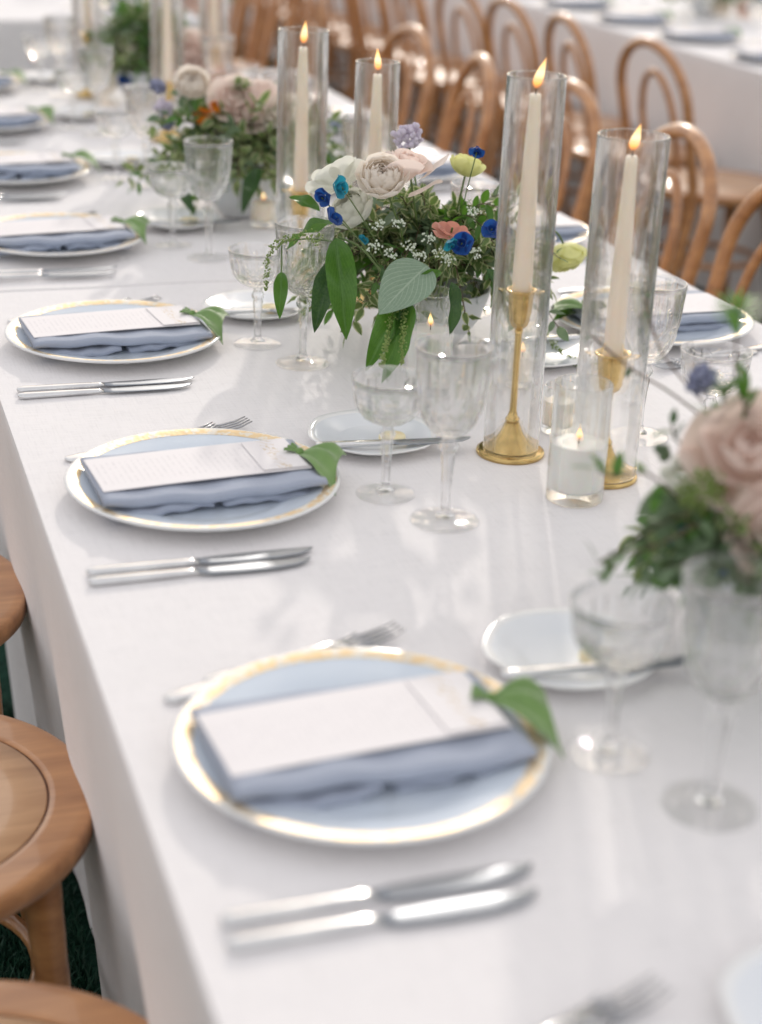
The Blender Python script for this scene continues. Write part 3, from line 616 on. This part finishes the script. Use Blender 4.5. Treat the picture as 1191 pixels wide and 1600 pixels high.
def foliage(root, c, rad, nspr, size, kinds, nparts, seed, droop=.25, low=-.25, facing=None, leafn=13):
    """sprigs growing from the bowl; the largest seen leaves stay single parts, the rest are one stuff part"""
    r = random.Random(seed); c = Vector(c); st = MB(); L = []
    for s in range(nspr):
        while True:
            d = Vector((r.gauss(0, 1), r.gauss(0, 1), r.gauss(0, 1))).normalized()
            if d.z > low: break
        e = Vector((d.x*rad[0], d.y*rad[1], d.z*rad[2]))*r.uniform(.5, 1.22); mid = e*.5+Vector((0, 0, rad[2]*.28)); e.z -= droop*rad[2]*r.random()*(1-abs(d.z))
        P = spline([Vector((0, 0, -rad[2]*.2)), mid*.6, mid+e*.15, e], 5); P = [c+p for p in P]
        st.add(tube(P, [.0014-.0009*i/len(P) for i in range(len(P))], 5))
        kind = r.choice(kinds); n = leafn
        for k in range(n):
            t = .34+.66*(k+.5)/n; i = min(int(t*(len(P)-1)), len(P)-2); p = P[i].lerp(P[i+1], t*(len(P)-1)-i); tg = (P[i+1]-P[i]).normalized()
            sd = tg.orthogonal(); sd.rotate(Matrix.Rotation(k*2.4+r.random(), 3, tg)); dd = (tg*.7+sd*.9+Vector((0, 0, .15))).normalized()
            if k == n-1: dd = tg
            m_ = orient(p, dd, (sd.cross(tg)*.5+Vector((r.gauss(0, .5), r.gauss(0, .5), 1))), size*r.uniform(.6, 1.2)); L.append((kind, m_, p))
    st.build('stems', 'twig', root)['kind'] = 'stuff'
    cp_ = Vector((0, 0, CH)); off = root.matrix_basis.translation
    def vis(l):
        p = l[2]; q_ = (p-c); v_ = (cp_-(p+off)).normalized(); return q_.dot(v_)
    L.sort(key=vis, reverse=True)
    for kind, m_, p in L[:nparts]:
        o = bpy.data.objects.new('leaf', LEAF[kind][3]); COL.objects.link(o); o.parent = root; o.matrix_basis = m_
    byk = {}
    for kind, m_, p in L[nparts:]: byk.setdefault(kind, []).append(m_)
    fm = MB(); ks = sorted(byk)
    for i, kind in enumerate(ks):
        V, F, uv, _, mt = LEAF[kind]
        for m_ in byk[kind]: fm.add((V, F), m_, i, uv)
    o = fm.build('foliage', [LEAF[k][4] for k in ks], root); o['kind'] = 'stuff'
PM = {}
def petal_mesh(mat, rho, phim, flare, half):
    """one petal: a patch of a sphere from the flower's base up to phim degrees, flaring outwards at its tip"""
    key = (mat, rho, phim, flare, half)
    if key not in PM:
        def f(u, v):
            s = (v-.5)*2; w = half*(.35+.65*math.sin(math.pi*min(1, .08+.72*u))); th = s*w
            ph = R(phim)*(.06+.94*u*(1-.13*s*s*u)); q_ = rho*(1+flare*u**3+.035*math.sin(s*4+u*5)*u+.03*(1-s*s)*u); 
            x, y, z = q_*math.sin(ph)*math.sin(th), q_*math.sin(ph)*math.cos(th), -q_*math.cos(ph)*.86
            return (x, y, z-flare*.35*rho*u**5)
        V, F, uv = sheet(f, 8, 8); PM[key] = mesh('petal', V, F, mat, True, None, uv)
    return PM[key]
def bloom(name, root, pos, rad, mat, axis=(0, 0, 1), rings=(), seed=0, label=None, heart=None):
    r = random.Random(seed); fl = bpy.data.objects.new(name, None); COL.objects.link(fl); fl.parent = root
    m_ = Vector(axis).normalized().to_track_quat('Z', 'Y').to_matrix().to_4x4(); m_.translation = Vector(pos); fl.matrix_basis = m_
    if label: fl['label'] = label
    for ri, (n, rho, phim, flare) in enumerate(rings):
        me = petal_mesh(mat, rho, phim, flare, 4.6/n)
        for k in range(n):
            a = 2*math.pi*(k+.5*(ri % 2))/n+r.uniform(-.15, .15); o = bpy.data.objects.new('petal', me); COL.objects.link(o); o.parent = fl
            o.matrix_basis = Matrix.Rotation(a, 4, 'Z') @ Matrix.Rotation(r.uniform(-.09, .09), 4, 'X') @ Matrix.Scale(rad*r.uniform(.96, 1.05), 4)
    if heart: 
        h_ = part('heart', lathe([(.0001, 0), (.8, .1), (1, .5), (.7, .9), (.0001, 1)], 14, lambda q_, z, a: q_*(1+.1*math.sin(7*a))), heart, fl); h_.scale = (rad*.3,)*3; h_.location = (0, 0, -rad*.3)
    return fl
RANUN = ((3, .12, 168, 0), (4, .21, 164, 0), (5, .30, 159, 0), (6, .39, 153, 0), (6, .48, 147, .01), (7, .57, 140, .01), (7, .66, 132, .02), (8, .76, 122, .03), (8, .87, 110, .06), (8, 1.0, 97, .10))
ROSE = ((3, .18, 160, .02), (4, .36, 148, .08), (5, .56, 130, .2), (5, .78, 110, .4), (6, 1.0, 92, .5))
OPEN = ((7, .80, 86, .2), (8, 1.0, 76, .35))
BELL = ((4, .62, 120, .3), (5, 1.0, 104, .85))
def cluster(name, root, pos, rad, mat, n, dot, seed=0, squash=1, kind='stuff'):
    r = random.Random(seed); mb = MB(); ico = lathe([(.0001, -1), (.8, -.5), (1, .1), (.6, .8), (.0001, 1)], 6)
    for i in range(n):
        v = Vector((r.gauss(0, 1), r.gauss(0, 1), r.gauss(0, 1))).normalized()*rad*r.uniform(.4, 1); v.z *= squash
        mb.add(ico, Matrix.Translation(v) @ Matrix.Scale(dot*r.uniform(.6, 1.2), 4))
    o = mb.build(name, mat, root); o.location = pos
    return o
def stem(root, a, b, rad=.0013, mat='stem', sag=.0):
    a, b = Vector(a), Vector(b); mid = (a+b)/2+Vector((0, 0, sag)); return part('stem', tube(spline([a, mid, b], 6), rad, 6), mat, root)
def big_leaf(root, key, base, tip, s_up=(0, 0, 1)):
    base, tip = Vector(base), Vector(tip); o = bpy.data.objects.new('large_leaf', LEAF[key][3]); COL.objects.link(o); o.parent = root
    o.matrix_basis = orient(base, tip-base, s_up, (tip-base).length); return o
def catkin(root, pts, seed=0):
    """a drooping amaranth tassel of tiny knobs"""
    r = random.Random(seed); P = spline(pts, 8); mb = MB(); ico = lathe([(.0001, -1), (.9, -.3), (.8, .5), (.0001, 1)], 6)
    for i, p in enumerate(P):
        w = .0045*(1-.6*i/len(P))
        for k in range(9): mb.add(ico, Matrix.Translation(p+Vector((r.gauss(0, w*.7), r.gauss(0, w*.7), r.gauss(0, w)))) @ Matrix.Scale(.0013*r.uniform(.7, 1.3), 4))
    return mb.build('amaranth_tassel', 'amaranth', root)
def bowl(root, r, h, mat='soil'):
    return part('bowl', lathe([(.0001, 0), (r*.42, 0), (r*.46, .004), (r*.62, h*.22), (r*.86, h*.55), (r*.98, h*.88), (r, h), (r-.003, h), (r*.93, h*.85), (r*.80, h*.55), (r*.55, h*.25), (.0001, h*.18)], 56), mat, root)
def arrangement(label, x, y, group='flower bowls along the table'):
    return thing('flower_arrangement', label, 'flowers', group, (x, y, 0))
TOCAM = lambda p: (Vector((0, 0, CH))-Vector(p)).normalized()
# --- the central, sharp arrangement
A1 = arrangement('central flower bowl with cream ranunculus, blue bells and hanging leaves', .815, 2.165)
org = Vector((.815, 2.165, 0)); L1 = lambda px, py, k: at(px, py, k)-org
bowl(A1, .083, .088)
foliage(A1, (-.008, .0, .112), (.168, .145, .122), 165, .0245, ['v1', 'v1', 'v2', 's1', 'v1', 'v2', 'g1'], 296, 3, .45, -.45, leafn=15)
def fl_on(root, Lf, px, py, k, rad, mat, rings, name, ax=None, seed=0, heart=None, fromz=.07, lab=None):
    p = Lf(px, py, k); ax = ax or (TOCAM(p+root.location)*.7+Vector((0, 0, .7))); b = bloom(name, root, p, rad, mat, ax, rings, seed, lab, heart)
    if fromz is not None: stem(root, (p.x*.25, p.y*.25, fromz), p-Vector(ax).normalized()*rad*.2, .0014, 'stem', .01)
    return b
fl_on(A1, L1, 598, 272, 2.16, .031, 'cream', RANUN, 'ranunculus', seed=1, lab='cream ranunculus with layered petals')
fl_on(A1, L1, 521, 262, 2.22, .034, 'white_petal', OPEN, 'anemone', ax=Vector((-.2, .5, .6)), seed=2, lab='white bloom seen from behind')
fl_on(A1, L1, 545, 322, 2.24, .031, 'white_petal', RANUN, 'ranunculus', ax=Vector((-.5, -.1, .6)), seed=3, lab='white ranunculus at the left')
fl_on(A1, L1, 640, 248, 2.2, .023, 'blush', ROSE, 'rose', ax=Vector((.2, -.2, 1)), seed=4, lab='pale mauve rose bud')
for i, (dx, dy, ax) in enumerate([(668, 250, (.9, -.4, .3)), (655, 276, (.6, -.7, .1)), (640, 262, (0, -.8, .4))]):
    o = bpy.data.objects.new('petal', petal_mesh('blush', 1.0, 92, .5, .8)); COL.objects.link(o); o.parent = A1; p = L1(dx-25, dy-2, 2.2); o.matrix_basis = orient(p, ax, (0, 0, 1), .034)
cluster('lilac_florets', A1, L1(638, 212, 2.3), .022, 'lilac', 60, .0045, 5); stem(A1, (.01, .02, .08), L1(638, 220, 2.3))
fl_on(A1, L1, 732, 254, 2.26, .022, 'lemon', RANUN, 'ranunculus', ax=Vector((.3, .1, .9)), seed=6, lab='lemon yellow ranunculus')
fl_on(A1, L1, 708, 352, 2.10, .020, 'coral', OPEN, 'anemone', ax=Vector((.1, -.2, .9)), seed=7, lab='coral bloom among the leaves')
for i, (px, py, mt, rr) in enumerate([(534, 292, 'teal', .0125), (503, 309, 'royal', .010), (524, 338, 'royal', .011), (722, 380, 'royal', .012), (769, 358, 'royal', .011), (705, 384, 'teal', .009), (568, 374, 'teal', .007), (745, 238, 'royal', .009)]):
    k = 2.06 if i < 3 else (2.0 if i < 6 else 2.2); p = L1(px, py, k); bloom('bellflower', A1, p, rr*.64, mt, Vector((random.Random(i).uniform(-.9, .9), -.6, random.Random(i+50).uniform(-.6, .9))), BELL, 20+i, f'{"teal" if mt == "teal" else "deep blue"} bell flower').scale = (1, 1, 1.6)
    stem(A1, (p.x*.35, p.y*.35, .09), p, .0008, 'stem', .012)
for i, (px, py) in enumerate([(640, 385), (668, 372), (688, 395), (655, 400), (622, 350), (590, 352), (700, 405), (610, 395), (585, 385), (745, 395), (740, 330)]):
    cluster('tiny_blossoms', A1, L1(px, py, 1.99+.012*(i % 3)), .011, 'speck', 26, .0013, 40+i, .7)
big_leaf(A1, 'grey', L1(668, 415, 2.04), L1(598, 478, 1.98), (-.3, -.8, .6)).name = 'large_leaf'
for a, b, key, k1, k2, u in [((525, 372), (543, 520), 'big', 2.08, 2.05, (-.2, -1, .2)), ((522, 405), (490, 512), 'bigd', 2.12, 2.1, (-.5, -1, .2)), ((440, 425), (437, 492), 'big', 2.12, 2.1, (-.3, -1, .1)), ((640, 455), (575, 565), 'big', 2.03, 1.98, (-.5, -1, .4)), ((630, 465), (612, 590), 'big', 2.02, 1.98, (.2, -1, .3)),
                      ((705, 440), (712, 525), 'bigd', 2.05, 2.06, (.3, -1, .2)), ((690, 425), (645, 440), 'big', 2.04, 2.02, (.2, -1, .8)), ((595, 440), (600, 415), 'bigd', 2.1, 2.1, (0, -1, .4)), ((520, 350), (440, 372), 'big', 2.1, 2.15, (0, -.4, 1)), ((500, 330), (450, 300), 'big', 2.18, 2.2, (0, -.8, .5)), ((760, 420), (795, 470), 'bigd', 2.1, 2.1, (.2, -1, .6))]:
    big_leaf(A1, key, L1(*a, k1), L1(*b, k2), u)
stem(A1, L1(600, 430, 2.12), L1(528, 370, 2.08), .0014, 'stem', .01); stem(A1, L1(525, 378, 2.08), L1(440, 378, 2.14), .001, 'stem', .004); stem(A1, L1(440, 378, 2.14), L1(440, 428, 2.12), .0009)
catkin(A1, [L1(620, 470, 2.02), L1(612, 500, 2.0), L1(603, 540, 1.98), L1(597, 572, 1.975)], 1); catkin(A1, [L1(632, 480, 2.02), L1(630, 520, 1.99), L1(628, 566, 1.975)], 2)
catkin(A1, [L1(500, 372, 2.08), L1(450, 372, 2.12), L1(420, 400, 2.14), L1(416, 450, 2.15)], 3)
fl_on(A1, L1, 886, 408, 2.42, .030, 'lemon', RANUN, 'ranunculus', ax=Vector((.1, -.3, -.5)), seed=9, fromz=None, lab='lemon ranunculus nodding on a bent stem')
part('stem', tube(spline([L1(790, 420, 2.3), L1(835, 368, 2.36), L1(868, 362, 2.4), L1(885, 392, 2.42)], 6), .0015, 6), 'stem', A1)
# --- the blurred foreground arrangement at the right
A2 = arrangement('foreground flower bowl with dusty pink roses at the right edge', .80, 1.235); org2 = Vector((.80, 1.235, 0)); L2 = lambda px, py, k: at(px, py, k)-org2
bowl(A2, .085, .085)
foliage(A2, (.04, -.01, .10), (.15, .13, .10), 115, .025, ['v1', 's1', 'd1', 's1', 'v2', 'g1'], 180, 13, .35, -.3)
foliage(A2, L2(1160, 895, 1.36), (.085, .07, .045), 55, .023, ['s1', 'v1', 's1', 'g1'], 80, 14, .3, -.4)
fl_on(A2, L2, 1176, 698, 1.36, .040, 'mauve', ROSE, 'rose', seed=11, lab='dusty pink rose, uppermost')
fl_on(A2, L2, 1214, 828, 1.32, .027, 'mauve', ROSE, 'rose', ax=Vector((-.3, -.6, .5)), seed=12, lab='dusty pink rose below the first')
cluster('grey_blue_florets', A2, L2(1098, 592, 1.45), .014, 'greyblue', 60, .004, 15)
cluster('white_buds', A2, L2(1065, 745, 1.40), .017, 'white_petal', 16, .006, 16); cluster('grey_berries', A2, L2(1036, 704, 1.42), .006, 'leaf_sage', 6, .005, 17)
cluster('seed_heads', A2, L2(1098, 770, 1.36), .022, 'amaranth', 240, .0022, 18)
bloom('bellflower', A2, L2(1080, 852, 1.36), .010, 'teal', (0, -.5, .5), BELL, 31, 'teal bell flower'); bloom('bellflower', A2, L2(1115, 862, 1.36), .012, 'royal', (0, -.5, .5), BELL, 32, 'deep blue bell flower')
def sprig(root, Lf, pts, k, lk, size, seed, n=7):
    r = random.Random(seed); P = spline([Lf(px, py, k+dk) for px, py, dk in pts], 5); part('stem', tube(P, .0011, 6), 'twig', root)
    for j in range(n):
        i = int((j+1)/n*(len(P)-1)); tg = (P[i]-P[i-1]).normalized(); sd = Vector((r.uniform(-1, 1), r.uniform(-.6, .6), r.uniform(-1, 1)))
        o = bpy.data.objects.new('leaf', LEAF[lk][3]); COL.objects.link(o); o.parent = root; o.matrix_basis = orient(P[i], tg*.5+sd*.7, TOCAM(P[i]), size*r.uniform(.7, 1.1))
sprig(A2, L2, [(1080, 800, 0), (1030, 820, 0), (985, 850, 0), (935, 880, 0)], 1.34, 's1', .027, 1, 12)
sprig(A2, L2, [(1090, 820, 0), (1030, 850, 0), (975, 870, 0), (938, 905, 0)], 1.32, 'g1', .022, 2, 10)
sprig(A2, L2, [(1060, 780, 0), (1010, 740, 0), (960, 745, .03), (935, 735, .04)], 1.36, 'g1', .026, 3, 9)
sprig(A2, L2, [(1100, 720, 0), (1060, 690, 0), (1050, 665, 0)], 1.42, 'd1', .022, 4, 5)
sprig(A2, L2, [(1170, 690, 0), (1165, 640, 0), (1150, 580, 0), (1152, 500, .02)], 1.38, 'g1', .030, 5, 9)
sprig(A2, L2, [(1110, 660, 0), (1125, 640, 0), (1135, 610, 0)], 1.38, 'g1', .027, 6, 7)
sprig(A2, L2, [(1120, 670, 0), (1050, 615, .04), (985, 575, .1), (925, 525, .15)], 1.45, 'd1', .014, 7, 3)
sprig(A2, L2, [(1100, 630, 0), (1040, 560, .08), (1015, 500, .12), (1010, 465, .14)], 1.47, 'd1', .014, 8, 3)
for i in range(60):
    a = i*2.4; p = L2(1152, 492, 1.45); o = bpy.data.objects.new('fern_frond', LEAF['fr'][3]); COL.objects.link(o); o.parent = A2
    o.matrix_basis = orient(p+Vector((0, 0, .0004*i-.012)), (math.cos(a), math.sin(a), .5), (0, 0, 1), .026)
for a, b, key, u in [((1080, 780), (1000, 880), 's1', (-.3, -1, .5)), ((1050, 850), (1025, 920), 'big', (-.3, -1, .3)), ((1100, 800), (1040, 860), 'bigd', (-.3, -1, .5)), ((1060, 770), (1000, 800), 's1', (-.5, -.6, .6))]:
    big_leaf(A2, key, L2(*a, 1.40), L2(*b, 1.37), u)
catkin(A2, [L2(1003, 830, 1.4), L2(998, 870, 1.4), L2(995, 905, 1.4)], 7)
# --- blurred arrangements further down the table
def far_arr(label, px, py, z, rad, seed, blooms, kinds=('s1', 'v1', 'v2', 'g1'), nspr=150, size=.028, np_=0):
    c = tp(px, py, z); A = arrangement(label, c.x, c.y); o_ = Vector((c.x, c.y, 0)); bowl(A, .08, .082)
    foliage(A, (0, 0, .10), rad, nspr, size, list(kinds), np_, seed, .3, -.3, leafn=12)
    kc = (Vector((c.x, c.y, .12))-Vector((0, 0, CH))).dot(FW)
    for i, (bx, by, r_, mt, rg, nm) in enumerate(blooms):
        p = at(bx, by, kc-.06)-o_
        if rg == 'c': cluster(nm, A, p, r_, mt, 40, .005, seed+i)
        else: bloom(nm, A, p, r_, mt, TOCAM(p+o_)*.8+Vector((0, 0, .5)), rg, seed+i)
    return A, o_, kc
A3, o3, k3 = far_arr('second flower bowl with blush roses and orange blooms beyond the goblet', 376, 285, .06, (.20, .16, .12), 33,
    [(366, 150, .034, 'blush', ROSE, 'rose'), (392, 172, .028, 'blush', ROSE, 'rose'), (436, 172, .024, 'cream', ROSE, 'rose'), (317, 182, .016, 'orange', RANUN, 'ranunculus'), (338, 168, .012, 'orange', RANUN, 'ranunculus'),
     (256, 168, .018, 'lilac', 'c', 'lilac_florets'), (246, 135, .016, 'greyblue', 'c', 'grey_blue_florets'), (345, 222, .034, 'cream', OPEN, 'anemone'), (262, 195, .010, 'greyblue', 'c', 'grey_blue_florets'), (410, 140, .024, 'blush', OPEN, 'anemone'), (300, 128, .03, 'cream', RANUN, 'ranunculus'), (455, 165, .022, 'cream', OPEN, 'anemone')])
big_leaf(A3, 'bigd', at(405, 262, k3-.1)-o3, at(378, 325, k3-.14)-o3, (-.5, -1, .3)); big_leaf(A3, 'bigd', at(285, 290, k3-.1)-o3, at(300, 330, k3-.14)-o3, (-.5, -1, .3)); big_leaf(A3, 'bigd', at(480, 200, k3)-o3, at(500, 150, k3)-o3, (-.5, -1, .3))
A4, o4, k4 = far_arr('third flower bowl at the far end of the main table, upper left', 222, 128, .05, (.135, .13, .16), 44,
    [(207, 66, .036, 'cream', RANUN, 'ranunculus'), (300, 100, .05, 'blush', ROSE, 'rose'), (298, 78, .045, 'blush', ROSE, 'rose'), (195, 122, .014, 'royal', OPEN, 'anemone'), (168, 165, .022, 'cream', OPEN, 'anemone'), (160, 125, .03, 'cream', OPEN, 'anemone')], nspr=140)
A5, o5, k5 = far_arr('blurred flower bowl on the upper right table', 1105, -6, .08, (.17, .15, .10), 55, [(1128, 8, .03, 'cream', ROSE, 'rose'), (1165, 12, .03, 'blush', ROSE, 'rose')])
A6, o6, k6 = far_arr('flower bowl with blush roses at the far right corner of the main table', 390, 128, .06, (.12, .11, .10), 66, [(372, 95, .05, 'blush', ROSE, 'rose'), (410, 105, .04, 'blush', ROSE, 'rose'), (480, 140, .02, 'lemon', OPEN, 'anemone')], nspr=90) if False else (None, None, None)
A7, o7, k7 = far_arr('blurred flower bowl on the upper left table, top edge', 270, -12, .05, (.20, .15, .14), 77, [(250, 2, .04, 'cream', ROSE, 'rose'), (300, -5, .04, 'blush', ROSE, 'rose')], nspr=90)
# greens and rosebud on the right bread plate
S1 = thing('herb_sprig', 'green leaf, rosebud and amaranth laid on the right-side bread plate', 'flowers', None, (1.03, 2.11, .016)); oS = Vector((1.03, 2.11, .016)); LS = lambda px, py, z: tp(px, py, z)-oS
big_leaf(S1, 'big', LS(905, 478, .03), LS(872, 492, .03), (.2, -.6, .8)); big_leaf(S1, 'big', LS(925, 500, .03), LS(912, 470, .06), (-.2, -.8, .5)); big_leaf(S1, 'bigd', LS(935, 500, .03), LS(925, 475, .05), (.2, -1, .3))
fl_on(S1, lambda px, py, k: LS(px, py, .035), 933, 482, 0, .013, 'leaf_sage', RANUN, 'rosebud', seed=4, fromz=None); 
catkin(S1, [LS(850, 520, .018), LS(870, 545, .008), LS(890, 562, .004), LS(905, 570, .004)], 5); catkin(S1, [LS(915, 560, .006), LS(940, 575, .004), LS(952, 590, .003)], 6)
# small sprig lying on the second left-hand bread plate side and the left bread plates
S2 = thing('rosebud_sprig', 'cream bud and two leaves resting on the fourth left bread plate', 'flowers', None, (0, 0, 0))
big_leaf(S2, 'big', tp(312, 312, .02), tp(285, 308, .03), (0, -.8, .6)); big_leaf(S2, 'big', tp(320, 312, .02), tp(338, 302, .02), (0, -.8, .6)); bloom('rose', S2, tp(338, 292, .03), .024, 'blush', (0, -.6, .6), ROSE, 4)
# ------------------------------------------------------------------ bentwood chairs
def mk_chair(label, cat, group):
    t = thing('bentwood_chair', label, cat, group); sh = .465
    ov = lambda r, z, a: r*(1+.012*math.cos(a))
    part('seat_frame', lathe([(.165, sh-.030), (.205, sh-.032), (.217, sh-.030), (.2215, sh-.026), (.2225, sh-.016), (.222, sh-.006), (.2205, sh-.002), (.2175, sh), (.206, sh), (.180, sh-.0006), (.1735, sh-.0006), (.1728, sh-.003)], 96, ov), 'wood', t)
    part('seat_groove', lathe([(.1728, sh-.003), (.1710, sh-.0034), (.1703, sh-.0025)], 96, ov), 'groove', t)
    part('seat_panel', lathe([(.1703, sh-.0025), (.1690, sh-.0006), (.13, sh-.0016), (.06, sh-.004), (.0001, sh-.005)], 96, ov), 'panel', t)
    def hoop(w, top, xb, lean, z0, wid2):
        P = []
        for k in range(-26, 27):
            a = k/26; s = math.copysign(1, a); 
            th = abs(a)
            if th < .55: g_ = th/.55*math.pi/2; y = s*w*math.sin(g_); z = top-.16*(1-math.cos(g_))
            else: g_ = (th-.55)/.45; y = s*(w-(w-wid2)*g_**1.3); z = (top-.16)+(z0-(top-.16))*g_
            x = xb-lean*max(0, (z-sh))**1.0
            if z < sh: x = xb-.09*((sh-z)/sh)**1.3
            P.append((x, y, z))
        return P
    part('back_hoop', tube(hoop(.195, .885, -.185, .22, .0, .165), [.0155 if abs(k) < 16 else .0155+.003*math.sin((abs(k)-16)/10*3.1) for k in range(-26, 27)], 12), 'wood', t)
    part('inner_hoop', tube([p for p in hoop(.095, .80, -.176, .22, sh-.02, .075) if p[2] > sh-.021], .0105, 10), 'wood', t)
    for s in (-1, 1):
        part('leg', tube(spline([(.150, s*.115, sh-.024), (.156, s*.122, sh-.16), (.170, s*.136, .16), (.195, s*.155, 0)], 6), [.0205, .0205, .0205, .020, .020, .019, .019, .018, .018, .017, .017, .016, .016, .015, .015, .014, .014, .0135, .013], 12), 'wood', t)
        part('brace', tube(spline([(.150, s*.115, sh-.20), (.142, s*.095, sh-.10), (.11, s*.05, sh-.045), (.05, s*.02, sh-.036)], 6), .0085, 8), 'wood', t)
    rg = [(.165*math.cos(a)-.01, .152*math.sin(a), .235) for a in [2*math.pi*k/40 for k in range(40)]]
    part('ring_stretcher', tube(rg, .0095, 8, True), 'wood', t)
    return t
CG = 'bentwood chairs'
def chair(x, y, rz, lab): return first_or_dup(ST, 'chair', mk_chair, (x, y, GZ), rz, lab, 'chair', CG)
chair(.02, 1.065, 0, 'nearest left bentwood chair, only its round seat edge at the bottom left corner')
chair(.0, 1.595, 0, 'left bentwood chair with whole seat edge and legs visible above the turf')
chair(-.008, 2.13, 0, 'left bentwood chair farthest up the left edge, a sliver of round seat')
for k, (y, dx, a, lab) in enumerate([(2.55, -.10, 2, 'bentwood chair cut by the right frame edge beside the main table'), (3.10, -.07, -3, 'bentwood chair behind the wide glass cylinder at right'), (3.69, -.05, 3, 'bentwood chair seen through the tall narrow cylinder'), (4.20, -.10, -8, 'bentwood chair with bright hoop left of the tall cylinder'), (4.76, -.08, 4, 'last bentwood chair on the right side of the main table')]):
    chair(1.50+dx, y, math.pi+R(a), lab)
for k, y in enumerate([4.50, 5.08, 5.60, 6.12, 6.68, 7.24, 7.8, 8.36, 8.92, 9.5, 10.1]):
    chair(2.60, y, R([3, -4, 2, 5, -2, 1, 4, -3, 2, 0, 3][k]), f'bentwood chair facing the upper right table, {["nearest", "second", "third", "fourth", "fifth", "sixth", "seventh", "eighth", "ninth", "tenth", "eleventh"][k]} in the row')
for k, y in enumerate([6.45, 7.05, 7.65, 8.25, 8.85]):
    chair(1.60, y, math.pi+R([2, -4, 3, 0, 4][k]), f'bentwood chair on the right side of the upper left table, {ORD[k+1]} in its row')
